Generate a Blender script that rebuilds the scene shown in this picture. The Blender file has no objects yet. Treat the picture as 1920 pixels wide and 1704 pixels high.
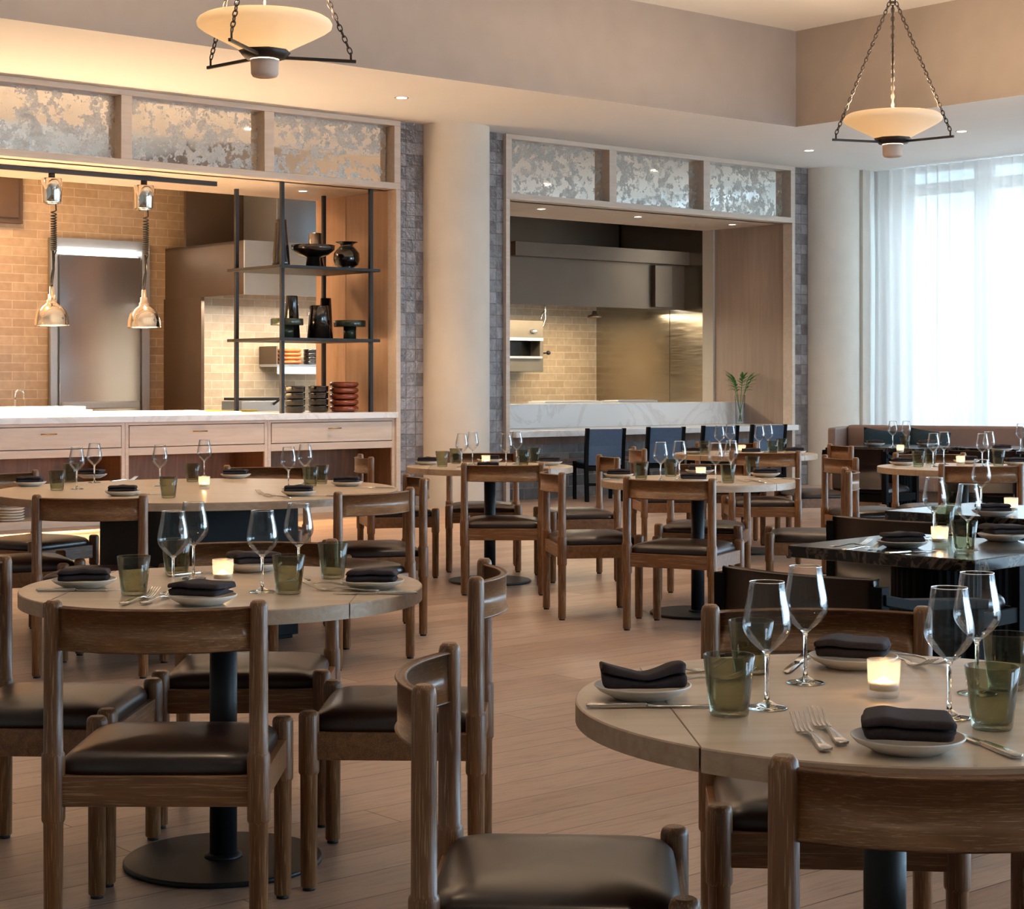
import bpy, math, random
from mathutils import Vector, Matrix
random.seed(7)
PI = math.pi
C = bpy.context.scene.collection
SC = bpy.context.scene

# ------------------------------------------------------------------ camera, world, exposure
F = 3350.0                       # focal length in pixels of the 1920 px wide frame
HZ, CX, H = 712.0, 960.0, 1.31   # horizon row, centre column, eye height
cam = bpy.data.cameras.new('camera'); co = bpy.data.objects.new('camera', cam); C.objects.link(co)
co.location = (0, 0, H); co.rotation_euler = (PI/2, 0, 0)
cam.sensor_width = 36; cam.sensor_fit = 'HORIZONTAL'; cam.lens = F/1920*36
cam.shift_x = 0; cam.shift_y = -(1704/2-HZ)/1920; cam.clip_start = .05; cam.clip_end = 400
SC.camera = co
SC.view_settings.view_transform = 'Standard'; SC.view_settings.look = 'None'
SC.view_settings.gamma = 1; SC.view_settings.use_curve_mapping = False
SC.view_settings.exposure = 0.8
SC.cycles.max_bounces = 10; SC.cycles.diffuse_bounces = 4; SC.cycles.glossy_bounces = 4
SC.cycles.transparent_max_bounces = 24; SC.cycles.transmission_bounces = 6
SC.cycles.caustics_reflective = False; SC.cycles.caustics_refractive = False
SC.cycles.sample_clamp_indirect = 6.0
SC.cycles.use_denoising = True

W = bpy.data.worlds.new('sky'); SC.world = W; W.use_nodes = True
bg = W.node_tree.nodes['Background']; bg.inputs[0].default_value = (.53, .77, 1, 1); bg.inputs[1].default_value = 10.5
sun = bpy.data.lights.new('sun', 'SUN'); so = bpy.data.objects.new('sun', sun); C.objects.link(so); sun.energy = 9; sun.angle = .02; sun.color = (1, .95, .88)

# wall frame: s runs along the kitchen wall, v goes away from the room into the kitchen
AZ = math.atan2(.6430, .7658)
U = Vector((math.cos(AZ), math.sin(AZ), 0)); V = Vector((-math.sin(AZ), math.cos(AZ), 0)); P0 = Vector((-.614, 18.7, 0))
def wf(s, v, z=0): return P0+U*s+V*v+Vector((0, 0, z))

so.rotation_euler = Vector((U.x*.75-V.x*.25, U.y*.75-V.y*.25, -.75)).to_track_quat('-Z', 'Y').to_euler()
def at_v(px, v):
    k = (px-CX)/F; s = (k*18.7+.614+v*(.643+.7658*k))/(.7658-.643*k); return s
def lamp(name, kind, loc, energy, color, size=.1, size_y=None, rot=(0, 0, 0), spot=None, blend=.5, portal=False):
    l = bpy.data.lights.new(name, kind); o = bpy.data.objects.new(name, l); C.objects.link(o)
    o.location = loc; o.rotation_euler = rot; l.energy = energy; l.color = color
    if kind == 'AREA':
        l.shape = 'RECTANGLE'; l.size = size; l.size_y = size_y or size
        if portal: l.cycles.is_portal = True
    elif kind == 'SPOT':
        l.shadow_soft_size = size; l.spot_size = spot; l.spot_blend = blend
    else: l.shadow_soft_size = size
    return o
# daylight portals in the window openings
for k in range(4):
    v0 = -1.0-5.6*k
    lamp('window_portal', 'AREA', wf(6.88, v0-2.4, 2.0), 10, (1, 1, 1), 5.6, 3.9, (PI/2, 0, AZ+PI/2), portal=True)
for k in range(1):
    lamp('window_portal', 'AREA', wf(1.55, -23.4, 1.95), 10, (1, 1, 1), 5.5, 3.6, (PI/2, 0, AZ), portal=True)
WARM = (1, .62, .30); WARM2 = (1, .72, .45)

# ------------------------------------------------------------------ materials
def S(r, g, b):
    f = lambda c: (c/255/12.92) if c/255 <= .04045 else ((c/255+.055)/1.055)**2.4
    return (f(r), f(g), f(b), 1)
def newmat(name):
    m = bpy.data.materials.new(name); m.use_nodes = True; nt = m.node_tree
    b = nt.nodes['Principled BSDF']
    return m, nt, b
def coords(nt, scale, rot=(0, 0, 0), kind='Object'):
    tc = nt.nodes.new('ShaderNodeTexCoord'); mp = nt.nodes.new('ShaderNodeMapping')
    mp.inputs['Scale'].default_value = scale; mp.inputs['Rotation'].default_value = rot
    nt.links.new(tc.outputs[kind], mp.inputs['Vector']); return mp.outputs['Vector']
def noise(nt, vec, scale=5, detail=3, rough=.5, dist=0):
    n = nt.nodes.new('ShaderNodeTexNoise'); n.inputs['Scale'].default_value = scale; n.inputs['Detail'].default_value = detail
    n.inputs['Roughness'].default_value = rough; n.inputs['Distortion'].default_value = dist
    nt.links.new(vec, n.inputs['Vector']); return n.outputs['Fac']
def ramp(nt, fac, stops):
    r = nt.nodes.new('ShaderNodeValToRGB'); e = r.color_ramp.elements
    e[0].position, e[0].color = stops[0]; e[1].position, e[1].color = stops[-1]
    for p, c in stops[1:-1]:
        x = e.new(p); x.color = c
    nt.links.new(fac, r.inputs['Fac']); return r.outputs['Color']
def mix(nt, a, b, fac=.5, mode='MIX'):
    m = nt.nodes.new('ShaderNodeMix'); m.data_type = 'RGBA'; m.blend_type = mode
    for sock, val in ((m.inputs['Factor'], fac), (m.inputs['A'], a), (m.inputs['B'], b)):
        if hasattr(val, 'links') or isinstance(val, bpy.types.NodeSocket): nt.links.new(val, sock)
        else: sock.default_value = val
    return m.outputs['Result']
def bump(nt, b, h, strength=.2, dist=.01):
    n = nt.nodes.new('ShaderNodeBump'); n.inputs['Strength'].default_value = strength; n.inputs['Distance'].default_value = dist
    nt.links.new(h, n.inputs['Height']); nt.links.new(n.outputs['Normal'], b.inputs['Normal'])
def plain(name, col, rough=.5, metal=0, var=.06, scale=8, coat=0, spec=.5, emit=None, estr=0):
    m, nt, b = newmat(name)
    f = noise(nt, coords(nt, (1, 1, 1)), scale, 4)
    lo = tuple(c*(1-var) for c in col[:3])+(1,); hi = tuple(min(1, c*(1+var)) for c in col[:3])+(1,)
    nt.links.new(ramp(nt, f, [(.3, lo), (.7, hi)]), b.inputs['Base Color'])
    b.inputs['Roughness'].default_value = rough; b.inputs['Metallic'].default_value = metal
    b.inputs['Specular IOR Level'].default_value = spec
    if coat: b.inputs['Coat Weight'].default_value = coat; b.inputs['Coat Roughness'].default_value = .15
    if emit: b.inputs['Emission Color'].default_value = emit; b.inputs['Emission Strength'].default_value = estr
    return m
def wood(name, lo, hi, pore, axis='z', rough=.42, grain=1.0, streak=.5, coat=.1):
    m, nt, b = newmat(name)
    long_ = {'x': (2.2, 30, 30), 'y': (30, 2.2, 30), 'z': (30, 30, 2.2)}[axis]
    fine = {'x': (12, 420, 420), 'y': (420, 12, 420), 'z': (420, 420, 12)}[axis]
    g = noise(nt, coords(nt, tuple(c*grain for c in long_)), 1, 5, .6, 1.2)
    base = ramp(nt, g, [(.32, lo), (.68, hi)])
    p = noise(nt, coords(nt, fine), 1, 2, .5)
    pf = ramp(nt, p, [(.56, (0, 0, 0, 1)), (.68, (streak, streak, streak, 1))])
    nt.links.new(mix(nt, base, pore, pf), b.inputs['Base Color'])
    b.inputs['Roughness'].default_value = rough
    if coat: b.inputs['Coat Weight'].default_value = coat; b.inputs['Coat Roughness'].default_value = .3
    bump(nt, b, p, .12, .002)
    return m
def bricks(name, c1, c2, mortar, bw, rh, ms=.006, plane='xz', rough=.25, off=.5, bstr=.5, wav=0, coat=0, var=.5, squash=1):
    m, nt, b = newmat(name)
    tc = nt.nodes.new('ShaderNodeTexCoord'); sx = nt.nodes.new('ShaderNodeSeparateXYZ'); cx = nt.nodes.new('ShaderNodeCombineXYZ')
    nt.links.new(tc.outputs['Object'], sx.inputs[0])
    nt.links.new(sx.outputs[plane[0].upper()], cx.inputs[0]); nt.links.new(sx.outputs[plane[1].upper()], cx.inputs[1])
    t = nt.nodes.new('ShaderNodeTexBrick'); t.offset = off
    t.inputs['Scale'].default_value = 1; t.inputs['Brick Width'].default_value = bw; t.inputs['Row Height'].default_value = rh
    t.inputs['Mortar Size'].default_value = ms; t.inputs['Mortar Smooth'].default_value = .15
    t.inputs['Color1'].default_value = c1; t.inputs['Color2'].default_value = c2; t.inputs['Mortar'].default_value = mortar
    nt.links.new(cx.outputs[0], t.inputs['Vector'])
    n = noise(nt, coords(nt, (1, 1, 1)), 14, 4)
    col = mix(nt, t.outputs['Color'], ramp(nt, n, [(.3, (1-var*.35,)*3+(1,)), (.7, (1, 1, 1, 1))]), 1.0, 'MULTIPLY')
    nt.links.new(col, b.inputs['Base Color']); b.inputs['Roughness'].default_value = rough
    inv = nt.nodes.new('ShaderNodeMath'); inv.operation = 'SUBTRACT'; inv.inputs[0].default_value = 1
    nt.links.new(t.outputs['Fac'], inv.inputs[1]); h = inv.outputs[0]
    if wav:
        w = noise(nt, coords(nt, (1, 1, 1)), 26, 2); ad = nt.nodes.new('ShaderNodeMath'); ad.operation = 'MULTIPLY_ADD'
        nt.links.new(w, ad.inputs[0]); ad.inputs[1].default_value = wav; nt.links.new(h, ad.inputs[2]); h = ad.outputs[0]
    bump(nt, b, h, bstr, .006)
    return m, nt, b
def thin_glass(name, tint, refl=1.0, rough=.01):
    m = bpy.data.materials.new(name); m.use_nodes = True; nt = m.node_tree; nt.nodes.clear()
    out = nt.nodes.new('ShaderNodeOutputMaterial'); mx = nt.nodes.new('ShaderNodeMixShader')
    tr = nt.nodes.new('ShaderNodeBsdfTransparent'); gl = nt.nodes.new('ShaderNodeBsdfGlossy')
    lw = nt.nodes.new('ShaderNodeLayerWeight'); lw.inputs['Blend'].default_value = .25
    mt = nt.nodes.new('ShaderNodeMath'); mt.operation = 'MULTIPLY_ADD'; mt.inputs[1].default_value = .75*refl; mt.inputs[2].default_value = .02*refl
    tcol = ramp(nt, lw.outputs['Facing'], [(.0, tint), (1, tuple(c*.72 for c in tint[:3])+(1,))])
    nt.links.new(tcol, tr.inputs['Color']); gl.inputs['Roughness'].default_value = rough
    nt.links.new(lw.outputs['Fresnel'], mt.inputs[0]); nt.links.new(mt.outputs[0], mx.inputs[0])
    nt.links.new(tr.outputs[0], mx.inputs[1]); nt.links.new(gl.outputs[0], mx.inputs[2]); nt.links.new(mx.outputs[0], out.inputs[0])
    return m
def emis(name, col, strength):
    m = bpy.data.materials.new(name); m.use_nodes = True; nt = m.node_tree; nt.nodes.clear()
    out = nt.nodes.new('ShaderNodeOutputMaterial'); e = nt.nodes.new('ShaderNodeEmission')
    e.inputs[0].default_value = col; e.inputs[1].default_value = strength; nt.links.new(e.outputs[0], out.inputs[0]); return m
def shmix(name, parts):
    """parts: [(kind, colour, weight)] blended"""
    m = bpy.data.materials.new(name); m.use_nodes = True; nt = m.node_tree; nt.nodes.clear()
    out = nt.nodes.new('ShaderNodeOutputMaterial'); acc = None; tot = 0
    for kind, col, w in parts:
        n = nt.nodes.new('ShaderNodeBsdf'+kind); n.inputs[0].default_value = col
        if acc is None: acc = n.outputs[0]; tot = w
        else:
            tot += w; mx = nt.nodes.new('ShaderNodeMixShader'); mx.inputs[0].default_value = w/tot
            nt.links.new(acc, mx.inputs[1]); nt.links.new(n.outputs[0], mx.inputs[2]); acc = mx.outputs[0]
    nt.links.new(acc, out.inputs[0]); return m

M = {}
oak_lo, oak_hi, oak_p = S(98, 61, 33), S(134, 89, 51), S(184, 150, 112)
M['oak_z'] = wood('chair_oak_upright', oak_lo, oak_hi, oak_p, 'z', streak=.6)
M['oak_x'] = wood('chair_oak_rail', oak_lo, oak_hi, oak_p, 'x', streak=.6)
def mixc(a, b, t): return tuple(x*(1-t)+y*t for x, y in zip(a, b))
# slat with cathedral grain
def slat_mat():
    m, nt, b = newmat('chair_oak_slat')
    g = noise(nt, coords(nt, (2.6, 9, 17)), 1, 6, .62, 2.2)
    base = ramp(nt, g, [(.3, oak_lo), (.7, oak_hi)])
    p = noise(nt, coords(nt, (16, 60, 420)), 1, 4, .65, 1.2)
    pf = ramp(nt, p, [(.54, (0, 0, 0, 1)), (.66, (.7, .7, .7, 1))])
    nt.links.new(mix(nt, base, oak_p, pf), b.inputs['Base Color'])
    b.inputs['Roughness'].default_value = .4; b.inputs['Coat Weight'].default_value = .15; b.inputs['Coat Roughness'].default_value = .3
    return m
M['oak_slat'] = slat_mat()
M['leather'] = plain('dark_brown_leather', S(36, 19, 14), .33, 0, .12, 60, coat=.12)
M['leather_blue'] = plain('blue_grey_leather', S(72, 100, 134), .42, 0, .08, 40)
M['leather_taupe'] = plain('taupe_leather', S(136, 112, 102), .5, 0, .05, 12)
M['black_wood'] = plain('black_stained_wood', S(12, 13, 16), .7, 0, .2, 30, spec=.12)
M['black_metal'] = plain('black_metal', S(20, 21, 24), .5, .2, .1, 20)
M['glide'] = plain('black_glide', S(18, 16, 15), .6)
M['top'] = wood('pale_oak_top', S(194, 170, 146), S(212, 192, 170), S(176, 152, 130), 'x', .36, .5, .25, .25)
M['top_edge'] = wood('pale_oak_edge', S(172, 144, 118), S(192, 166, 142), S(156, 130, 104), 'x', .42, 1, .25, .1)
M['cab'] = wood('washed_oak', S(200, 184, 168), S(214, 200, 186), S(190, 174, 160), 'x', .5, .6, .3, 0)
M['cab_z'] = wood('washed_oak_upright', S(200, 184, 168), S(214, 200, 186), S(190, 174, 160), 'z', .5, .6, .3, 0)
M['niche'] = wood('brown_niche_wood', S(96, 68, 50), S(128, 92, 66), S(110, 82, 60), 'z', .5, .4, .3, 0)
M['reveal_taupe'] = wood('taupe_panel', S(150, 132, 122), S(166, 148, 138), S(140, 124, 116), 'z', .5, .35, .3, 0)
M['reveal'] = wood('panel_oak', S(186, 152, 124), S(202, 170, 142), S(176, 146, 120), 'z', .5, .35, .3, 0)
M['plaster'] = plain('grey_plaster', S(150, 140, 136), .85, 0, .05, 3)
M['ceil'] = plain('ceiling_paint', S(238, 236, 232), .9, 0, .01, 2)
M['column'] = plain('column_plaster', S(220, 212, 200), .8, 0, .03, 5)
M['wallp'] = plain('wall_paint', S(206, 198, 186), .9, 0, .02, 3)
M['sheer_frame'] = plain('window_aluminium', S(176, 180, 186), .5, .2, .03, 3)
M['steel'] = plain('brushed_steel', S(178, 182, 186), .42, .72, .06, 2)
M['steel_dark'] = plain('dull_steel', S(104, 88, 74), .45, .7, .08, 2)
M['chrome'] = plain('polished_chrome', S(232, 228, 220), .06, 1, .01)
M['silver'] = plain('cutlery_steel', S(206, 200, 192), .16, 1, .02)
M['brass'] = plain('brass', S(196, 150, 84), .25, 1, .03)
M['bronze'] = plain('dark_bronze', S(48, 40, 36), .45, .6, .1, 30)
M['black_cer'] = plain('black_glaze', S(22, 19, 19), .14, 0, .1, 20, coat=.5)
M['red_cer'] = plain('red_brown_glaze', S(120, 50, 28), .2, 0, .2, 12, coat=.5)
M['green_marble'] = plain('green_marble', S(44, 54, 44), .2, 0, .4, 14)
M['white_cer'] = plain('white_stoneware', S(226, 218, 206), .35, 0, .02, 20)
M['taupe_cer'] = plain('taupe_glaze', S(176, 160, 146), .35, 0, .04, 20)
M['napkin'] = plain('charcoal_linen', S(62, 55, 58), .9, 0, .12, 220, spec=.2)
M['pillow'] = plain('dark_teal_cloth', S(34, 52, 62), .9, 0, .1, 60, spec=.2)
M['white_plastic'] = plain('white_board', S(238, 234, 226), .5, 0, .02)
M['grey_light'] = plain('pale_grey_trim', S(186, 180, 172), .7, 0, .03)
M['dark_panel'] = plain('dark_hatch', S(84, 66, 52), .5, .3)
M['bread'] = plain('orange_brown_ceramic', S(176, 92, 44), .4, 0, .3, 18)
M['leaf'] = plain('leaf_green', S(48, 112, 44), .45, 0, .35, 10)
M['wax'] = plain('candle_wax', S(240, 226, 200), .5, 0, .02)
M['yellow'] = plain('yellow_tape', S(226, 196, 40), .5)
M['outside'] = plain('outside_ground', S(206, 206, 202), .9)
M['black_glass'] = plain('black_grill_opening', S(12, 11, 10), .15)
M['glass'] = thin_glass('clear_glass', (.99, .992, .99, 1), .5)
M['votive'] = shmix('ribbed_votive_glass', [('Transparent', (.97, .97, .96, 1), .82), ('Translucent', (1, .95, .9, 1), .10), ('Glossy', (.95, .95, .95, 1), .08)])
M['glass_solid'] = shmix('solid_glass', [('Glass', (.97, .98, .97, 1), 1)])
M['smoke'] = thin_glass('smoked_olive_glass', (.74, .74, .64, 1), .8)
M['pane'] = thin_glass('window_glass', (.93, .96, .97, 1), .8)
M['opal'] = shmix('opal_glass', [('Diffuse', S(246, 236, 220), .58), ('Translucent', S(236, 226, 208), .42)])
M['opal_cup'] = shmix('frosted_cup', [('Diffuse', S(232, 214, 202), .7), ('Translucent', S(240, 214, 190), .3)])
M['sheer'] = shmix('sheer_curtain', [('Transparent', (1, 1, 1, 1), .035), ('Translucent', (.44, .375, .33, 1), .60), ('Diffuse', (.80, .81, .82, 1), .355)])
M['flame'] = emis('flame', (1, .62, .25, 1), 22)
M['can'] = emis('downlight_glow', (1, .86, .66, 1), 9)
M['strip'] = emis('linear_light', (1, .93, .80, 1), 7)
M['heat'] = emis('heat_lamp_bulb', (1, .70, .36, 1), 30)
M['tile_kitchen'], _, _ = bricks('beige_kitchen_tile', S(178, 152, 122), S(194, 170, 140), S(210, 192, 166), .30, .10, .005, 'xz', .3, .5, .5, .2)
M['tile_grey'], _, _ = bricks('glossy_grey_tile', S(112, 104, 104), S(160, 154, 156), S(116, 106, 100), .12, .125, .005, 'xz', .07, .0, .9, 2.2, var=1)
M['tile_base'], _, _ = bricks('dark_grey_base_tile', S(84, 80, 80), S(122, 118, 118), S(140, 134, 128), .26, .125, .005, 'xz', .25, .5, .6, .5, var=1)
# floor
def floor_mat():
    m, nt, b = bricks('oak_plank_floor', S(168, 140, 122), S(194, 168, 150), S(84, 64, 52), 2.1, .19, .0022, 'xy', .36, .37, .25, 0, var=0)
    col = b.inputs['Base Color'].links[0].from_socket
    g = noise(nt, coords(nt, (1.6, 16, 1)), 2.2, 6, .62, 1.4)
    c2 = mix(nt, col, ramp(nt, g, [(.3, (.70, .66, .63, 1)), (.55, (1, 1, 1, 1)), (.75, (1.0, .93, .88, 1))]), 1.0, 'MULTIPLY')
    k = noise(nt, coords(nt, (3, 9, 1)), 3, 3, .5, 2)
    c3 = mix(nt, c2, ramp(nt, k, [(.72, (1, 1, 1, 1)), (.80, (.45, .36, .3, 1))]), 1.0, 'MULTIPLY')
    nt.links.new(c3, b.inputs['Base Color']); return m
M['floor'] = floor_mat()
def marble(name, base, vein, v2, sc, rough, lo=.49, hi=.53):
    m, nt, b = newmat(name)
    n = noise(nt, coords(nt, (1, 1, 1)), sc, 6, .6, 2.0)
    n2 = noise(nt, coords(nt, (1, 1, 1)), sc*.5, 4, .5, .5)
    c = ramp(nt, n, [(lo-.03, base), ((lo+hi)/2, vein), (hi+.03, base)])
    c2 = mix(nt, c, ramp(nt, n2, [(.4, (1, 1, 1, 1)), (.7, v2)]), 1.0, 'MULTIPLY')
    nt.links.new(c2, b.inputs['Base Color']); b.inputs['Roughness'].default_value = rough
    return m
M['marble_black'] = marble('black_marble', S(30, 25, 25), S(92, 80, 70), (1.5, 1.4, 1.3, 1), 3.0, .12, .497, .503)
M['marble_white'] = marble('white_marble', S(230, 230, 230), S(217, 215, 213), (.98, .98, .98, 1), .8, .22, .4992, .5008)
def mirror_mat():
    m, nt, b = newmat('antique_mirror')
    n = noise(nt, coords(nt, (1, 1, 1)), 10, 10, .70, 0)
    n2 = noise(nt, coords(nt, (1, 1, 1)), 2.2, 3, .5, .3)
    sm = nt.nodes.new('ShaderNodeMath'); sm.operation = 'MULTIPLY_ADD'; nt.links.new(n2, sm.inputs[0]); sm.inputs[1].default_value = .35; nt.links.new(n, sm.inputs[2])
    f = ramp(nt, sm.outputs[0], [(.665, (0, 0, 0, 1)), (.71, (.85, .85, .85, 1)), (.745, (.25, .25, .25, 1)), (.79, (.9, .9, .9, 1)), (.9, (.4, .4, .4, 1))])
    nt.links.new(mix(nt, (.95, .94, .90, 1), (.17, .135, .10, 1), f), b.inputs['Base Color'])
    nt.links.new(ramp(nt, f, [(0, (.97,)*3+(1,)), (1, (.1,)*3+(1,))]), b.inputs['Metallic'])
    nt.links.new(ramp(nt, f, [(0, (.04,)*3+(1,)), (1, (.42,)*3+(1,))]), b.inputs['Roughness'])
    return m
M['mirror'] = mirror_mat()
def steel_wave():
    m, nt, b = newmat('rippled_steel')
    b.inputs['Base Color'].default_value = S(176, 168, 154); b.inputs['Metallic'].default_value = 1
    w = noise(nt, coords(nt, (.6, .6, 3.2)), 1.6, 2); bump(nt, b, w, .35, .02)
    r = noise(nt, coords(nt, (2, 2, 40)), 2, 3); nt.links.new(ramp(nt, r, [(.3, (.16,)*3+(1,)), (.7, (.26,)*3+(1,))]), b.inputs['Roughness'])
    return m
M['steel_wave'] = steel_wave()

# ------------------------------------------------------------------ mesh builder
class MB:
    def __init__(s): s.v = []; s.f = []; s.mi = []; s.sm = []
    def add(s, vs, fs, mi=0, smooth=False):
        n = len(s.v); s.v += [tuple(x) for x in vs]
        for f in fs: s.f.append(tuple(i+n for i in f)); s.mi.append(mi); s.sm.append(smooth)
        return s
    def box(s, x0, x1, y0, y1, z0, z1, mi=0, top=None, T=None):
        if x0 > x1: x0, x1 = x1, x0
        if y0 > y1: y0, y1 = y1, y0
        if z0 > z1: z0, z1 = z1, z0
        vs = [(x0, y0, z0), (x1, y0, z0), (x1, y1, z0), (x0, y1, z0), (x0, y0, z1), (x1, y0, z1), (x1, y1, z1), (x0, y1, z1)]
        if T: vs = [T@Vector(p) for p in vs]
        n = len(s.v); s.v += [tuple(p) for p in vs]
        for k, f in enumerate([(0, 3, 2, 1), (4, 5, 6, 7), (0, 1, 5, 4), (2, 3, 7, 6), (1, 2, 6, 5), (3, 0, 4, 7)]):
            s.f.append(tuple(i+n for i in f)); s.mi.append(mi if not (k < 1 and top is not None) else top); s.sm.append(False)
        return s
    def lathe(s, prof, n=24, cx=0, cy=0, mi=0, smooth=True, cap0=True, cap1=True):
        vs = []; fs = []; k = len(prof)
        for z, r in prof:
            for i in range(n): a = 2*PI*i/n; vs.append((cx+r*math.cos(a), cy+r*math.sin(a), z))
        for j in range(k-1):
            for i in range(n): i2 = (i+1) % n; fs.append((j*n+i, j*n+i2, (j+1)*n+i2, (j+1)*n+i))
        s.add(vs, fs, mi, smooth)
        base = len(s.v)-len(vs)
        if cap0 and prof[0][1] > 1e-5: s.f.append(tuple(base+i for i in reversed(range(n)))); s.mi.append(mi); s.sm.append(False)
        if cap1 and prof[-1][1] > 1e-5: s.f.append(tuple(base+(k-1)*n+i for i in range(n))); s.mi.append(mi); s.sm.append(False)
        return s
    def tube(s, pts, r, n=8, mi=0, closed=False, smooth=True):
        pts = [Vector(p) for p in pts]; k = len(pts); rr = r if isinstance(r, (list, tuple)) else [r]*k
        vs = []; fs = []; up = None
        for j in range(k):
            if closed: d = pts[(j+1) % k]-pts[j-1]
            else: d = pts[min(j+1, k-1)]-pts[max(j-1, 0)]
            d.normalize()
            if up is None: up = Vector((0, 0, 1)) if abs(d.z) < .9 else Vector((1, 0, 0))
            a = d.cross(up)
            if a.length < 1e-4: a = d.cross(Vector((0, 1, 0)))
            a.normalize(); b = a.cross(d).normalized(); up = b
            for i in range(n):
                t = 2*PI*i/n; vs.append(pts[j]+(a*math.cos(t)+b*math.sin(t))*rr[j])
        for j in range(k if closed else k-1):
            for i in range(n):
                i2 = (i+1) % n; j2 = (j+1) % k; fs.append((j*n+i, j*n+i2, j2*n+i2, j2*n+i))
        if not closed: fs.append(tuple(reversed(range(n)))); fs.append(tuple((k-1)*n+i for i in range(n)))
        return s.add(vs, fs, mi, smooth)
    def loft(s, secs, mi=0, smooth=True, cap=True):
        """secs: list of equally long vertex rings"""
        n = len(secs[0]); vs = [p for q in secs for p in q]; fs = []
        for j in range(len(secs)-1):
            for i in range(n): i2 = (i+1) % n; fs.append((j*n+i, j*n+i2, (j+1)*n+i2, (j+1)*n+i))
        if cap: fs.append(tuple(reversed(range(n)))); fs.append(tuple((len(secs)-1)*n+i for i in range(n)))
        return s.add(vs, fs, mi, smooth)
    def build(s, name, mats, parent=None, loc=(0, 0, 0), rotz=0, bevel=0, subsurf=0, edge=False, seg=2):
        me = bpy.data.meshes.new(name); me.from_pydata([tuple(p) for p in s.v], [], s.f)
        if not isinstance(mats, (list, tuple)): mats = [mats]
        for m in mats: me.materials.append(m)
        me.polygons.foreach_set('material_index', s.mi); me.polygons.foreach_set('use_smooth', s.sm); me.update()
        o = bpy.data.objects.new(name, me); C.objects.link(o); o.location = loc; o.rotation_euler = (0, 0, rotz)
        if parent: o.parent = parent
        if bevel:
            b = o.modifiers.new('b', 'BEVEL'); b.width = bevel; b.segments = seg; b.limit_method = 'ANGLE'; b.angle_limit = .7
        if subsurf:
            m = o.modifiers.new('s', 'SUBSURF'); m.levels = subsurf; m.render_levels = subsurf
        return o
def tag(o, label=None, cat=None, group=None, kind=None):
    if label: o['label'] = label
    if cat: o['category'] = cat
    if group: o['group'] = group
    if kind: o['kind'] = kind
    return o
def empty(name, loc, rz=0, label=None, cat=None, group=None):
    o = bpy.data.objects.new(name, None); C.objects.link(o); o.location = loc; o.rotation_euler = (0, 0, rz); o.empty_display_size = .1
    return tag(o, label, cat, group)
CH = {}
def kids(o): return [c for c in bpy.data.objects if c.parent == o]
def tree(o):
    """remember a prototype's children once, for fast copying"""
    if o.name not in CH: CH[o.name] = [(c, tree(c)) for c in kids(o)]
    return CH[o.name]
def copy_tree(o, kidlist, parent=None):
    c = o.copy(); C.objects.link(c)
    if parent: c.parent = parent
    for k, kk in kidlist: copy_tree(k, kk, c)
    return c
class Proto:
    """first use moves the prototype itself, later uses copy it"""
    def __init__(s, root): s.root = root; s.used = False; s.kids = tree(root)
    def put(s, loc, rz, label, group=None, cat=None):
        if not s.used: o = s.root; s.used = True
        else: o = copy_tree(s.root, s.kids)
        o.location = loc; o.rotation_euler = (0, 0, rz); o['label'] = label
        if group: o['group'] = group
        return o
def struct(mb, name, mats, loc=None, **kw):
    o = mb.build(name, mats, loc=P0 if loc is None else loc, rotz=AZ if loc is None else 0, **kw); o['kind'] = 'structure'; return o
def on(px, py, z=.75):
    """the point at height z that stands at this place of the plan"""
    Y = F*(H-z)/(py-HZ); return Vector(((px-CX)/F*Y, Y, z))

# ------------------------------------------------------------------ shell of the room (s, v, z)
struct(MB().box(-17, 9, -25, 7, -.2, 0), 'floor', M['floor'])
struct(MB().box(-17, 2.716, -25, -2.33, 4.95, 5.15), 'ceiling', M['ceil'])
mb = MB().box(-17, 2.716, -2.33, .25, 3.95, 5.15, 0, top=1); mb.box(2.716, 7.2, -25, .25, 3.95, 5.15, 0, top=1)
struct(mb, 'ceiling_lower', [M['plaster'], M['ceil']])
struct(MB().box(-17.2, -17, -25, 7, 0, 5.15), 'wall_left', M['wallp'])
mb = MB()                                                      # rear wall with three window openings
mb.box(-17, 9, -24.2, -24, 3.75, 5.15)
for a, b in ((-17, -1.2), (4.3, 7.4)): mb.box(a, b, -24.2, -24, 0, 3.75)
struct(mb, 'wall_rear', M['wallp'])
# right wall of windows
W0, W1, WS = -.42, -23.9, 6.95
mb = MB().box(WS-.05, WS+.25, W0, .8, 0, 3.95); mb.box(WS-.05, WS+.25, -24.2, W1, 0, 3.95)
struct(mb, 'wall_right', M['wallp'])
mull = [W0-.05]+[-1.67-1.95*k for k in range(12)]
for i in range(len(mull)-1):
    a, b = mull[i+1], mull[i]
    mb = MB(); mb.box(WS-.06, WS+.1, b-.1, b+.1, 0, 3.95); mb.box(WS-.05, WS+.09, a+.1, b-.1, 3.64, 3.78); mb.box(WS-.05, WS+.09, a+.1, b-.1, 0, .12)
    o = struct(mb, 'window_%d' % (i+1), M['sheer_frame'])
    g = MB().box(WS+.02, WS+.03, a+.1, b-.1, .12, 3.64).box(WS+.02, WS+.03, a+.1, b-.1, 3.78, 3.95).build('pane', M['pane'], o)
# pilaster beside the curtain
struct(MB().box(6.28, 6.95, -.34, .3, 0, 3.95), 'wall_pilaster', M['column'])
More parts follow.
